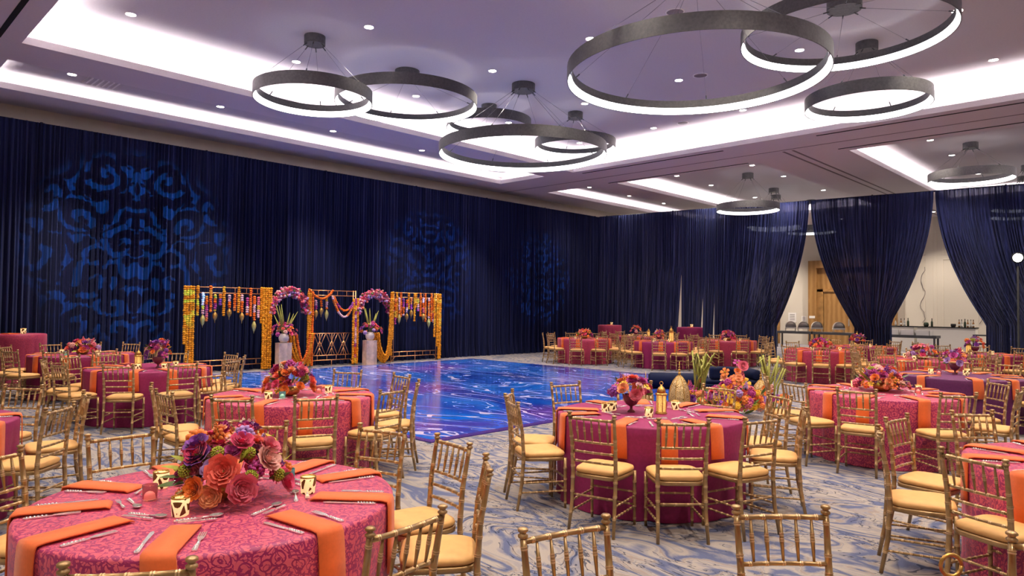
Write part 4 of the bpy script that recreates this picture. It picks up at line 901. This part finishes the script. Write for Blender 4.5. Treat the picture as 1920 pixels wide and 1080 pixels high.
def chair_parts():
    out = []
    def part(name, mb, m='chair', par=None): out.append((name, mb.mesh('chair_'+name, m if m != 'chair' else ['chair', 'chairring']), par))
    hw = 0.178
    for s in (-1, 1):   # rear post: leg, seat joint, raked back, capped finial
        pts = [(s*(hw+0.008), -0.245, 0.0), (s*hw, -0.205, 0.22), (s*hw, -0.190, 0.45), (s*(hw+0.002), -0.205, 0.66), (s*(hw+0.008), -0.245, 0.885)]
        P, R = nodes_tube(pts, lambda t: 0.0125+0.004*sin(pi*min(1, t*1.05)), [0.16, 0.34, 0.46, 0.56, 0.66, 0.74, 0.82, 0.96])
        mb = MB().tube(P, R, 8, hot=HOT); x, y = s*(hw+0.008), -0.247
        mb.lathe([(0.012, 0.883), (0.0195, 0.889), (0.0195, 0.896), (0.013, 0.900), (0.0125, 0.905), (0.020, 0.910), (0.0205, 0.917), (0.015, 0.922), (0.0, 0.924)], 8, mx=Matrix.Translation((x, y, 0)), cap=False)
        part('back_post', mb)
    for s in (-1, 1):
        P, R = nodes_tube([(s*0.185, 0.185, 0.0), (s*0.185, 0.180, 0.43)], lambda t: 0.0115+0.0045*t, [0.12, 0.35, 0.58, 0.80])
        part('front_leg', MB().tube(P, R, 8, hot=HOT))
    def rail(z, y, x=hw, r=0.0095, k=5, bow=0.012):
        pts = [(-x, y, z), (-x*0.5, y-bow*0.75, z), (0, y-bow, z), (x*0.5, y-bow*0.75, z), (x, y, z)]
        P, R = nodes_tube(pts, r, [(i+0.5)/k for i in range(k)], 7); return MB().tube(P, R, 7, hot=HOT)
    part('crest_rail', rail(0.872, -0.243, hw+0.004, 0.0115))
    part('back_rail', rail(0.695, -0.209)); part('back_rail', rail(0.615, -0.200)); part('back_rail', rail(0.540, -0.195))
    for i in range(5):
        x = (i-2)*0.062; yo = -0.012*(1-(x/0.178)**2)
        P, R = nodes_tube([(x, -0.209+yo, 0.695), (x*1.02, -0.243+yo, 0.872)], lambda t: 0.0052+0.0042*sin(pi*min(1, t*1.0))**2, [0.5, 0.62], 6, 1.2)
        part('spindle', MB().tube(P, R, 6, hot=HOT))
    # seat frame and cushion share an outline: rounded, wider at the front
    def outline(k, n=28):
        o = []
        for i in range(n):
            a = 2*pi*i/n; c, s = cos(a), sin(a); e = 0.42
            x = (abs(c)**e)*(1 if c >= 0 else -1); y = (abs(s)**e)*(1 if s >= 0 else -1)
            o.append((x*(0.197+0.012*y)*k, y*0.195*k))
        return o
    mb = MB(); n = 28; vs = []; fs = []
    for (k, z) in ((0.93, 0.408), (1.0, 0.412), (1.0, 0.438), (0.95, 0.442)): vs += [(x, y-0.002, z) for x, y in outline(k)]
    for j in range(3):
        for i in range(n): fs.append((j*n+i, j*n+(i+1) % n, (j+1)*n+(i+1) % n, (j+1)*n+i))
    fs.append(tuple(reversed(range(n)))); fs.append(tuple(range(3*n, 4*n))); part('seat_frame', mb.add(vs, fs))
    mb = MB(); vs = []; fs = []
    prof = [(0.93, 0.4425), (0.985, 0.450), (1.0, 0.463), (0.97, 0.477), (0.86, 0.487), (0.62, 0.493), (0.3, 0.495)]
    for (k, z) in prof: vs += [(x, y-0.002+0.004, z) for x, y in outline(k)]
    for j in range(len(prof)-1):
        for i in range(n): fs.append((j*n+i, j*n+(i+1) % n, (j+1)*n+(i+1) % n, (j+1)*n+i))
    fs.append(tuple(range((len(prof)-1)*n, len(prof)*n))); part('cushion', mb.add(vs, fs), 'cushion')
    def st(a, b, k=4, r=0.0085, beads=False):
        P, R = nodes_tube([a, b], r, [(i+0.5)/k for i in range(k)], 6, 1.45 if beads else 1.2); return MB().tube(P, R, 6, hot=HOT)
    part('stretcher', st((-0.185, 0.183, 0.26), (0.185, 0.183, 0.26))); part('stretcher', st((-0.185, 0.184, 0.16), (0.185, 0.184, 0.16)))
    part('stretcher', st((-0.178, -0.203, 0.28), (0.178, -0.203, 0.28)))
    for s in (-1, 1):
        part('stretcher', st((s*0.178, -0.204, 0.23), (s*0.185, 0.183, 0.23), 7, 0.0075, True)); part('stretcher', st((s*0.180, -0.214, 0.15), (s*0.185, 0.184, 0.15), 7, 0.0075, True))
    return out
CHAIR = chair_parts(); n_chairs = 0
def chair(x, y, rz, label):
    t = thing('gold_chair', label, 'chair', (x, y, 0), rz, 'gold bamboo-look chairs')
    for (n, me, p) in CHAIR: put(n, me, t)
    return t

# ------------------------------------------------------------------ table settings
TZ = 0.76
def cloth_mesh(r, h, seed, flare=0.004, nf=8):
    rng = random.Random(seed); n = 168; ph = [rng.uniform(0, 6.28) for _ in range(3)]; vs = [(0, 0, h)]; fs = []
    rows = [(0.35*r, h), (0.75*r, h), (r-0.02, h), (r-0.005, h-0.004), (r+0.003, h-0.016)]
    k = 10
    for (q, z) in rows:
        for i in range(n): a = 2*pi*i/n; vs.append((q*cos(a), q*sin(a), z))
    for j in range(1, k+1):
        t = j/k; z = h-0.016-(h-0.022)*t
        for i in range(n):
            a = 2*pi*i/n; md = 0.55+0.45*sin(2*a+ph[1])*sin(3*a+ph[2]); f = abs(sin(nf*a+0.5*sin(2*a+ph[2])+ph[0]))**0.65-1.0
            fold = f*md; g = min(1, t*1.6)
            q = r+0.003+flare*t+fold*0.105*g*(0.5+0.5*t)
            if j == k: q += 0.008+0.02*fold
            vs.append((q*cos(a), q*sin(a), max(0.004, z)))
    for i in range(n): fs.append((0, 1+i, 1+(i+1) % n))
    R = len(rows)+k
    for j in range(R-1):
        for i in range(n): a = 1+j*n+i; b = 1+j*n+(i+1) % n; fs.append((a, a+n, b+n, b))
    return MB().add(vs, fs)
def napkin_mesh(r, inner, hang, w=0.125, tilt=0.0):
    """a folded strip lying along +x from inner to the rim and hanging over it"""
    path = [(inner, 0.004), (inner+0.02, 0.010), ((inner+r)/2, 0.010), (r-0.03, 0.010), (r+0.003, 0.005), (r+0.008, -0.012)]
    if hang > 0.01: path += [(r+0.010, -0.06), (r+0.012, -hang*0.5), (r+0.014, -hang)]
    vs = []; fs = []; th = 0.0075; n = len(path)
    for i, (x, z) in enumerate(path):
        a = path[min(n-1, i+1)]; b = path[max(0, i-1)]; dx, dz = a[0]-b[0], a[1]-b[1]; l = hypot(dx, dz); nx, nz = -dz/l, dx/l
        ww = w/2*(1+0.10*i/n); sh = tilt*i/n
        up = 0.5 if i in (0,) else 1.0
        vs += [(x, -ww+sh, z), (x, ww+sh, z), (x+nx*th*up, ww*0.985+sh, z+nz*th*up), (x+nx*th*1.15*up, sh, z+nz*th*1.15*up), (x+nx*th*up, -ww*0.985+sh, z+nz*th*up)]
    for i in range(n-1):
        a = i*5
        for (p, q) in ((0, 1), (1, 2), (2, 3), (3, 4), (4, 0)): fs.append((a+p, a+q, a+5+q, a+5+p))
    fs.append((4, 3, 2, 1, 0)); e = (n-1)*5; fs.append((e, e+1, e+2, e+3, e+4))
    return MB().add(vs, fs).mesh('napkin', 'napkin')
NAPS = {}
def napkin(r, v):
    if (r, v) not in NAPS: NAPS[(r, v)] = napkin_mesh(r, r-0.34-0.02*v, (0.30, 0.26, 0.33)[v], 0.125, (0.0, 0.03, -0.03)[v])
    return NAPS[(r, v)]
def cut_mesh(kind):
    mb = MB()
    # handle with raised beads, lying along +x
    hp = [(0, 0.006), (0.01, 0.010), (0.04, 0.008), (0.07, 0.0065), (0.10, 0.004)]
    def plate(outl, z0, z1):
        n = len(outl); vs = [(x, y, z0+(0.006 if abs(x) > 9 else 0)) for x, y in outl]+[(x, y, z1) for x, y in outl]
        mb.add(vs, [tuple(reversed(range(n))), tuple(range(n, 2*n))]+[(i, (i+1) % n, n+(i+1) % n, n+i) for i in range(n)], sm=False)
    plate([(x, -w) for x, w in hp]+[(x, w) for x, w in reversed(hp)], 0.001, 0.0055)
    for i in range(6): mb.ball((0.012+i*0.013, 0, 0.005), 0.0055, 6, 4)
    if kind == 'fork':
        plate([(0.10, -0.004), (0.125, -0.012), (0.145, -0.0125), (0.145, 0.0125), (0.125, 0.012), (0.10, 0.004)], 0.004, 0.007)
        for i in range(4): y = -0.0105+i*0.007; plate([(0.145, y-0.002), (0.195, y-0.0015), (0.195, y+0.0015), (0.145, y+0.002)], 0.004, 0.007)
    elif kind == 'knife':
        plate([(0.10, -0.005), (0.21, -0.008), (0.232, 0.000), (0.22, 0.009), (0.10, 0.008)], 0.002, 0.005)
    else:
        mb.tube([(0.10, 0, 0.004), (0.13, 0, 0.006)], 0.004, 6)
        vs = [(0.155, 0, 0.002)]; n = 12; fs = []
        for (q, z) in ((0.6, 0.004), (1.0, 0.010), (0.93, 0.011)):
            for i in range(n): a = 2*pi*i/n; vs.append((0.155+0.028*q*cos(a), 0.019*q*sin(a), z))
        for i in range(n): fs.append((0, 1+i, 1+(i+1) % n))
        for j in range(2):
            for i in range(n): a = 1+j*n+i; b = 1+j*n+(i+1) % n; fs.append((a, b, b+n, a+n))
        mb.add(vs, fs)
    return mb.mesh(kind, 'silver')
CUT = {k: cut_mesh(k) for k in ('fork', 'knife', 'spoon')}
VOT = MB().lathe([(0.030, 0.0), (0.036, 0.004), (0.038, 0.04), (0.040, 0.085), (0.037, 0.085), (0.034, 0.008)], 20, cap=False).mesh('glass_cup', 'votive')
VOTB = MB().lathe([(0.028, 0.0), (0.033, 0.004), (0.033, 0.075), (0.030, 0.075), (0.028, 0.008)], 16, cap=False).mesh('glass_cup', 'blueglass')
VOTP = MB().lathe([(0.028, 0.0), (0.033, 0.004), (0.035, 0.075), (0.032, 0.075), (0.028, 0.008)], 16, cap=False).mesh('glass_cup', 'pinkglass')
VRIM = MB().lathe([(0.0405, 0.080), (0.0405, 0.087), (0.0368, 0.087), (0.0368, 0.080)], 20, cap=False).mesh('gilt_rim', 'goldlantern')
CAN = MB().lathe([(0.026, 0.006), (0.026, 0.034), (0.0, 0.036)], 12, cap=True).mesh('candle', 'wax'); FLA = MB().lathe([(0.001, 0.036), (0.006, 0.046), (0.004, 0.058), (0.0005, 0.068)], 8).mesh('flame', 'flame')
def votive(x, y, z, kind, label, s=1.0):
    t = thing('votive_candle', label, 'candle', (x, y, z), random.uniform(0, 6), 'votive candles'); t.scale = (s, s, s)
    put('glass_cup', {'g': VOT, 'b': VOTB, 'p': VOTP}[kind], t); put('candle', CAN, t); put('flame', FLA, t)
    if kind == 'g': put('gilt_rim', VRIM, t)
def hexprism(prof, n=6): return MB().lathe(prof, n, sm=False)
LN = {'base': hexprism([(0.075, 0), (0.08, 0.01), (0.07, 0.03)]).mesh('base', 'goldlantern'), 'body': hexprism([(0.062, 0.03), (0.062, 0.24)]).mesh('pierced_body', 'piercedglow'),
      'eave': hexprism([(0.062, 0.24), (0.082, 0.245), (0.082, 0.262), (0.062, 0.275)]).mesh('eave', 'goldlantern'), 'roof': MB().lathe([(0.06, 0.275), (0.056, 0.31), (0.04, 0.34), (0.015, 0.365), (0.012, 0.38)], 12).mesh('dome', 'goldlantern'),
      'ring': MB().tube([(0.022*cos(a), 0, 0.40+0.022*sin(a)) for a in [2*pi*i/14 for i in range(15)]], 0.004, 6).mesh('carry_ring', 'goldlantern')}
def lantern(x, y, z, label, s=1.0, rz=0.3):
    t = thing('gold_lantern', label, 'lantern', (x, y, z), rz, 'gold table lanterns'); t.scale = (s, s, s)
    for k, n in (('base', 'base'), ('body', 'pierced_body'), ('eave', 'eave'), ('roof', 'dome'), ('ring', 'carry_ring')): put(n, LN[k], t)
    for i in range(6):
        a = pi/3*i; put('corner_post', LNP, t, (0.062*cos(a), 0.062*sin(a), 0.03))
LNP = MB().tube([(0, 0, 0), (0, 0, 0.21)], 0.006, 5).mesh('corner_post', 'goldlantern')

def clock(c, th):
    tc = atan2(-c[1], -c[0]); rel = math.degrees((th-tc+pi) % (2*pi)-pi); k = int(round((6-rel/30)*2)) % 24; h = k//2
    return ('half past ' if k % 2 else '') + NUM[12 if h == 0 else h] + ('' if k % 2 else " o'clock")
TR = 0.85
# key: centre, cloth, how a label names it, chair angles, centrepiece (kind, palette, half width, height), lantern offset, detail of the settings
TABLES = {
 'near': ((-3.46, 1.49), 'damask', 'coral table nearest the camera', [-177, 147, 108, 79, 51, 7, -34, -146], ('low', 'mix', 0.275, 0.31), None, 2),
 'mid': ((-3.56, 5.53), 'plum', 'plum table in the middle foreground', [-145, -119, -76, -47, -18, 22, 56, 90, 130, 166], ('compote', 'pinkwarm', 0.19, 0.18), (0.11, 0.02), 2),
 'behind': ((-6.84, 3.70), 'damask', 'coral table by the dance floor corner', [-166, -112, -86, -51, -19, 17, 46, 84, 122], ('low', 'warm', 0.25, 0.30), None, 2),
 'lantern': ((-11.13, 3.69), 'plum', 'left plum table with a lantern', [-34, 0, 36, 62, 98, 144, -172, -145, -110, -72], ('compote', 'violet', 0.18, 0.28), (0.0, -0.16), 1),
 'drape': ((-14.71, 3.70), 'plum', 'plum table before the left drapes', [-130, -98, -66, -31, 0, 40, 84, 126, 160, -170], ('low', 'pink', 0.27, 0.24), None, 1),
 'edge': ((-7.25, 0.50), 'plum', 'plum table cut by left edge', [128, 82, 45], None, None, 1),
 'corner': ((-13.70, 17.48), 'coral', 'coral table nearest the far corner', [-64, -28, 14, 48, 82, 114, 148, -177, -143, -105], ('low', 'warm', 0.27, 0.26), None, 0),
 'farplum': ((-13.64, 20.50), 'plum', 'farthest plum table left of centre', [-60, -24, 12, 48, 84, 120, 156, -168, -132, -96], ('compote', 'warm', 0.2, 0.24), (0.25, 0.2), 0),
 'plumfar': ((-11.10, 17.95), 'plum', 'far plum table with tall lantern', [-64, -34, -2, 29, 61, 112, 142, 170, -142, -108], ('compote', 'warm', 0.18, 0.2), (0.15, 0.2), 0),
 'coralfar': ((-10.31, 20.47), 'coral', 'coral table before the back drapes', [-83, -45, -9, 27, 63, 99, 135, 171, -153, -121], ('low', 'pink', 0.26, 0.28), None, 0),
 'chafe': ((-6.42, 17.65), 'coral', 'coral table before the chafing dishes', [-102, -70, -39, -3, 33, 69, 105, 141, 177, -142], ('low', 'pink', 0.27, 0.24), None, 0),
 'box': ((-6.32, 20.36), 'plum', 'plum table before the gathered drape', [-76, -40, -4, 32, 68, 104, 140, 176, -148, -112], ('compote', 'pink', 0.2, 0.2), (-0.1, -0.1), 0),
 'right': ((-3.84, 16.09), 'coral', 'distant coral table right of centre', [-104, -72, -36, 0, 36, 72, 108, 144, 180, -140], ('low', 'mix', 0.28, 0.26), None, 0),
 'farright': ((-3.40, 19.27), 'plum', 'far plum table before right drape', [-80, -44, -8, 28, 64, 100, 136, 172, -152, -116], ('compote', 'violet', 0.2, 0.26), (-0.22, -0.05), 0),
 'purple': ((-2.44, 12.43), 'purple', 'deep purple table at right', [-20, 12, 45, 72, 102, 138, 172], ('compote', 'violet', 0.19, 0.24), None, 1),
 'rightcoral': ((-2.59, 9.09), 'damask', 'coral damask table at right', [-148, -116, -85, -44, 2, 40], ('low', 'mix', 0.28, 0.25), None, 2),
 'rightnear': ((-0.27, 5.80), 'damask', 'coral table cut by right edge', [], None, None, 2),
}
rn = random.Random(4)
PLACES = {'near': [-147, -113, -76, -37, 8, 44, 83, 112, 150, 179], 'purple': [-146, -116, -66, -30, 6, 42, 78, 112, 150], 'rightcoral': [-146, -116, -85, -47, -8, 28, 64, 100, 140, 178]}
VSPOTS = {'near': [(-0.37, -0.15, 'g'), (0.19, -0.26, 'g'), (0.24, 0.35, 'g'), (-0.02, 0.38, 'b'), (-0.17, -0.27, 'p')],
          'mid': [(-0.29, -0.29, 'g'), (-0.32, -0.14, 'g'), (0.14, -0.23, 'g'), (0.06, 0.35, 'g'), (-0.06, 0.34, 'p')],
          'behind': [(0.18, -0.36, 'g'), (0.24, -0.24, 'b'), (0.06, 0.28, 'p'), (0.11, 0.37, 'g')],
          'lantern': [(0.22, -0.24, 'g'), (0.12, 0.33, 'g'), (0.02, -0.30, 'p'), (0.36, 0.08, 'g')],
          'purple': [(-0.39, -0.06, 'g'), (-0.27, -0.12, 'p'), (-0.30, 0.02, 'b'), (0.05, 0.06, 'g'), (0.0, 0.42, 'g')],
          'rightcoral': [(0.30, 0.33, 'g'), (-0.42, 0.30, 'g'), (-0.34, 0.40, 'b'), (0.35, 0.12, 'p')]}
def setting(cx, cy, th, r, desc, lev):
    cl = clock((cx, cy), th); place = "%s, %s" % (cl, desc)
    v = rn.choice((0, 1, 2)); d = th+rn.uniform(-0.03, 0.03)
    tag(put('napkin', napkin(r, v), None, (cx, cy, TZ+0.001), (0, 0, d)), 'orange napkin at ' + place, 'napkin', 'orange napkins')
    if lev < 1: return
    ux, uy = cos(th), sin(th); tx, ty = -uy, ux
    def lay(kind, lb, rad, off, ang):
        tag(put(kind, CUT[kind], None, (cx+ux*rad+tx*off, cy+uy*rad+ty*off, TZ+0.001), (0, 0, ang), 1.12), 'silver %s at %s' % (lb, place), kind, 'silver cutlery')
    lay('fork', 'dinner fork', r-0.05, 0.105, th+pi+rn.uniform(-.12, .12)); lay('knife', 'dinner knife', r-0.05, -0.105, th+pi+rn.uniform(-.12, .12))
    if lev > 1:
        a = th+pi/2+0.35; lay('spoon', 'dessert spoon', r-0.44, -0.09, a+rn.uniform(-.15, .15))
        o = tag(put('fork', CUT['fork'], None, (cx+ux*(r-0.44)+tx*0.09, cy+uy*(r-0.44)+ty*0.09, TZ+0.0085), (0, 0, th-pi/2+0.3), 0.8), 'silver dessert fork at ' + place, 'fork', 'silver cutlery')
for key, ((cx, cy), cm, desc, angs, cp, lan, lev) in TABLES.items():
    cl = {'plum': 'plum linen', 'purple': 'deep purple linen', 'damask': 'coral damask', 'coral': 'coral damask'}[cm]
    where = desc
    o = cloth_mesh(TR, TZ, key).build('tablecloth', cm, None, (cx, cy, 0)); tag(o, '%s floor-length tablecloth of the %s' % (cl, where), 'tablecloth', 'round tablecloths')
    for a in angs:
        th = radians(a); q = 1.078+rn.uniform(0.0, 0.02)
        chair(cx+q*cos(th), cy+q*sin(th), th+pi/2+rn.uniform(-0.06, 0.06), "gold chair at %s, %s" % (clock((cx, cy), th), desc))
        if key not in PLACES: setting(cx, cy, th+rn.uniform(-0.04, 0.04), TR, desc, lev)
    for a in PLACES.get(key, ()): setting(cx, cy, radians(a), TR, desc, lev)
    if cp:
        kind, pal, w, h = cp
        off = {'near': (0.03, 0.04), 'mid': (-0.13, -0.11), 'behind': (0.03, -0.05), 'lantern': (0.17, 0.06), 'purple': (-0.12, 0.20), 'rightcoral': (-0.03, 0.10)}.get(key, (0, 0) if kind == 'low' else (-0.08, -0.10))
        t = thing('flower_arrangement', ('lush low flowers on the ' if kind == 'low' else 'flowers in a footed compote on the ') + desc, 'flowers', (cx+off[0], cy+off[1], TZ), rn.uniform(0, 6), 'table flowers')
        big = lev == 2
        if kind == 'low': put('bowl', BOWL, t); bouquet(t, random.Random(key), w, h, 0.03, 62 if big else 34, pal, 0.050 if key == 'near' else 0.052, 8 if big else 5, 30 if big else 14, not big)
        if key == 'near':
            t.rotation_euler = (0, 0, 0)
            for (a, el, c, sc, q) in ((-0.55, 0.42, 'coral', 0.082, 1.0), (-0.25, 0.12, 'rose', 0.072, 1.06), (0.35, 0.55, 'blush', 0.068, 1.0), (-1.25, 0.75, 'hotpink', 0.062, 1.0), (-0.1, 1.0, 'hotpink', 0.058, 1.0), (-1.0, 0.15, 'orange', 0.055, 1.02)):
                d = Vector((cos(el)*cos(a), cos(el)*sin(a), sin(el))); put('rose', ROSE[c], t, (d.x*w*q, d.y*w*q, 0.07+d.z*h*0.85), aim((d.x, d.y, d.z*0.8+0.1), a), sc)
            for (a, el) in ((-0.75, 0.8), (0.0, 0.75), (-0.05, 0.3), (-1.4, 0.4), (0.6, 0.2)):
                d = Vector((cos(el)*cos(a), cos(el)*sin(a), sin(el))); put('blossom_cluster', CLU['lime'], t, (d.x*w*0.95, d.y*w*0.95, 0.07+d.z*h*0.82), aim(d, a), 0.036)
        if kind != 'low': put('compote', COMP, t, scale=(0.72, 0.72, 1.0)); bouquet(t, random.Random(key), w, h, 0.14, 30 if big else 22, pal, 0.046, 4, 8, not big)
        rv = random.Random(key+'v'); nv = 4 if lev else 3
        spots = VSPOTS.get(key)
        if not spots:
            spots = []
            for i in range(nv):
                a = 2*pi*i/nv + rv.uniform(-0.3, 0.3) + 0.5; q = w+0.10+rv.uniform(0, 0.05); spots.append((q*cos(a)+off[0], q*sin(a)+off[1], 'g' if (i % 4) != 3 else 'b'))
        for (dx, dy, k) in spots:
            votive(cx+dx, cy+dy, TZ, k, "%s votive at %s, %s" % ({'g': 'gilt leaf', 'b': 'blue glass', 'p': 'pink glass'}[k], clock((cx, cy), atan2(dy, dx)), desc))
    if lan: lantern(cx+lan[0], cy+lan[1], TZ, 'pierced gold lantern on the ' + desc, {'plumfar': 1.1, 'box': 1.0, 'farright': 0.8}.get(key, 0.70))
# chairs of the table cut by the right edge, and of the table under the camera
def chair_at(mx, my, ang, label):   # crest midpoint and facing direction
    f = Vector((cos(ang), sin(ang))); chair(mx+f.x*0.245, my+f.y*0.245, ang-pi/2, label)
RNc = (-0.27, 5.80)
for (mx, my, an, lb) in [(-1.60, 5.97, -8, 'gold chair with its back to the aisle at the right-edge coral table, further'), (-1.50, 5.19, 18, 'gold chair with its back to the aisle at the right-edge coral table, nearer'),
                         (-0.87, 4.70, 66, 'gold chair seen from behind at the right-edge coral table'), (-1.25, 6.77, -38, 'gold chair between the two coral tables at right')]:
    chair_at(mx, my, radians(an), lb); setting(RNc[0], RNc[1], atan2(my-RNc[1], mx-RNc[0]), TR, 'coral table cut by right edge', 2)
UC = (-0.36, 1.73)
o = cloth_mesh(TR, TZ, 'under').build('tablecloth', 'plum', None, (UC[0], UC[1], 0)); tag(o, 'plum linen tablecloth on the round table just below the picture', 'tablecloth', 'round tablecloths')
chair_at(-1.67, 2.03, radians(-17), 'gold chair back at the bottom centre, slightly turned'); chair_at(-1.19, 2.83, radians(-44), 'gold chair back at the bottom right of centre, square on'); chair_at(-0.27, 3.12, radians(-88), 'gold chair post at the bottom right corner')
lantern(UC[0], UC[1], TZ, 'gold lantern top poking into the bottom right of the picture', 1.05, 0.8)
# tall cocktail tables
CT = cloth_mesh(0.42, 1.07, 'cock', 0.03, 11)
for (x, y, cm, lb) in [(-17.0, 3.15, 'coral', 'at the left edge before the drapes'), (-16.4, 22.55, 'coral', 'in the far corner'), (-13.1, 23.0, 'plum', 'before the slit back drapes')]:
    o = cloth_mesh(0.46, 1.07, lb, 0.02, 8).build('cocktail_cloth', cm, None, (x, y, 0)); tag(o, '%s cloth on the tall cocktail table %s' % ('coral' if cm == 'coral' else 'plum', lb), 'tablecloth', 'cocktail table cloths')
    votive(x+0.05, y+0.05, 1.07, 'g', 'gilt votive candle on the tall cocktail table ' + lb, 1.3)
    tag(put('napkin', MB().box((-0.11, -0.11, 0), (0.11, 0.11, 0.018)).mesh('napkin', 'napkin'), None, (x+0.14, y-0.18, 1.071), (0, 0, 0.5)), 'folded orange cocktail napkin on the tall table ' + lb, 'napkin')

# ------------------------------------------------------------------ lounge group at the dance floor edge
def rbox(a, b, bv, name, m, par):
    o = MB().box(a, b).build(name, m, par); md = o.modifiers.new('bevel', 'BEVEL'); md.width = bv; md.segments = 3; return o
t = thing('velvet_daybed', 'low navy velvet daybed with bolster arm behind the floor flowers', 'sofa', (-6.95, 13.75, 0.016), radians(44))
rbox((-0.55, -0.38, 0.04), (0.68, 0.38, 0.17), 0.03, 'seat_base', 'navyvelvet', t); rbox((-0.53, -0.36, 0.17), (0.66, 0.36, 0.25), 0.035, 'seat_cushion', 'navyvelvet', t)
MB().lathe([(0.0, -0.34), (0.08, -0.34), (0.11, -0.31), (0.11, 0.31), (0.08, 0.34), (0.0, 0.34)], 18, mx=Matrix.Translation((0.52, 0, 0.36)) @ Matrix.Rotation(pi/2, 4, 'X'), cap=False).build('bolster', 'navyvelvet', t)
rbox((-0.42, -0.30, 0.25), (0.10, -0.10, 0.52), 0.06, 'back_cushion', 'navyvelvet', t)
for sx in (-0.5, 0.6):
    for sy in (-0.3, 0.3): MB().tube([(sx, sy, 0), (sx, sy, 0.05)], 0.022, 8).build('foot', 'black', t)
t = thing('floor_bolster', 'long navy velvet bolster lying behind the tall dome lantern', 'cushion', (-7.82, 13.24, 0.016), radians(38))
MB().lathe([(0.0, -0.62), (0.13, -0.62), (0.17, -0.58), (0.17, 0.58), (0.13, 0.62), (0.0, 0.62)], 20, mx=Matrix.Translation((0, 0, 0.17)) @ Matrix.Rotation(pi/2, 4, 'Y'), cap=False).build('bolster', 'navyvelvet', t)
for s in (-1, 1): MB().ball((s*0.625, 0, 0.17), 0.03, 8, 5).build('button', 'navyvelvet', t)
def dome_lantern(x, y, label, s=1.0):
    t = thing('dome_lantern', label, 'lantern', (x, y, 0), 0.2, 'gold dome floor lanterns'); t.scale = (s, s, s)
    prof = [(0.175, 0.04), (0.190, 0.14), (0.185, 0.25), (0.160, 0.36), (0.115, 0.46), (0.06, 0.53), (0.015, 0.57)]
    for i in range(8):
        mb = MB(); vs = []; fs = []
        a0, a1 = 2*pi*i/8+0.03, 2*pi*(i+1)/8-0.03
        for (r, z) in prof: vs += [(r*cos(a0), r*sin(a0), z), (r*cos(a1), r*sin(a1), z)]
        for k in range(len(prof)-1): fs.append((2*k, 2*k+1, 2*k+3, 2*k+2))
        mb.add(vs, fs).build('pierced_panel', 'pierced', t)
        MB().tube([(r*1.01*cos(2*pi*i/8), r*1.01*sin(2*pi*i/8), z) for r, z in prof], 0.007, 5).build('rib', 'goldlantern', t)
    MB().lathe([(0.165, 0), (0.18, 0.01), (0.18, 0.04), (0.16, 0.045)], 8).build('base', 'goldlantern', t)
    mb = MB().tube([(0, 0, 0.55), (0, 0, 0.80)], [0.012, 0.006], 6)
    for (z, r) in ((0.60, 0.028), (0.655, 0.024), (0.70, 0.018), (0.735, 0.012)): mb.ball((0, 0, z), r, 10, 6)
    mb.build('finial', 'goldlantern', t)
dome_lantern(-6.35, 10.80, 'tall gold dome lantern with beaded finial on the floor'); dome_lantern(-6.75, 10.35, 'gold dome lantern left of the tall one, behind the compote flowers', 0.78); dome_lantern(-5.30, 11.75, 'gold dome lantern at the right of the floor flowers', 0.9)
def floor_flowers(x, y, label, n, w, h, pal, seed, blades):
    t = thing('floor_flowers', label, 'flowers', (x, y, 0), 0, 'floor flower clusters'); rng = random.Random(seed)
    cols = pal
    for i in range(n):
        a = rng.uniform(0, 2*pi); q = sqrt(rng.random()); px, py = q*w*cos(a), q*w*sin(a); z = 0.05+(1-q*0.75)*h*rng.uniform(0.25, 1.0); s = 0.07*rng.uniform(0.7, 1.25)
        c = rng.choice(cols); r = rng.random(); d = (px*1.5+rng.uniform(-.3, .3)+0.3, py*1.5+rng.uniform(-.3, .3)-0.6, 0.5)
        if r < 0.45: put('rose', ROSEL[c], t, (px, py, z), aim(d, a), s)
        elif r < 0.62: put('pompon', POM[c], t, (px, py, z), aim(d, a), s*0.85)
        elif r < 0.82: put('open_blossom', LILY[rng.choice(list(LILY))], t, (px, py, z), aim(d, a), s)
        elif r < 0.93: put('blossom_cluster', CLU[rng.choice(list(CLU))], t, (px, py, z), aim(d, a), s)
        else: put('flower_spike', SPK_[rng.choice(list(SPK_))], t, (px, py, z+0.05), aim((px, py, 2)), s*0.9)
    for i in range(n//3):
        a = rng.uniform(0, 2*pi); q = rng.uniform(0.3, 1); put('leaf', LEAF if rng.random() < 0.5 else LEAFL, t, (q*w*cos(a), q*w*sin(a), rng.uniform(0.03, h*0.4)), aim((cos(a), sin(a), rng.uniform(0.2, 1.5)), a), 0.07)
    for i in range(blades):
        a = rng.uniform(0, 2*pi); b = rng.uniform(0.05, 0.28); hh = rng.uniform(0.72, 0.98); x0, y0 = rng.uniform(-.12, .12), rng.uniform(-.12, .12)
        MB().tube([(x0, y0, 0), (x0+b*0.3*cos(a), y0+b*0.3*sin(a), hh*0.6), (x0+b*cos(a), y0+b*sin(a), hh), (x0+b*1.5*cos(a), y0+b*1.5*sin(a), hh*0.92)], [0.006, 0.016, 0.018, 0.004], 6).build('grass_plume', 'grass', t)
floor_flowers(-6.20, 11.25, 'yellow and orange floor flowers with tall plumes right of the dome lantern', 40, 0.38, 0.45, ['yellow', 'orange', 'peach', 'purple', 'lavender'], 5, 16)
floor_flowers(-5.20, 10.60, 'large cascade of orange, pink and yellow floor flowers', 120, 0.42, 1.0, ['orange', 'coral', 'rose', 'yellow', 'magenta', 'peach', 'orange', 'yellow'], 6, 0)
floor_flowers(-5.05, 11.55, 'purple and orange floor flowers with plumes behind the cascade', 26, 0.36, 0.5, ['purple', 'lavender', 'orange', 'magenta'], 8, 13)
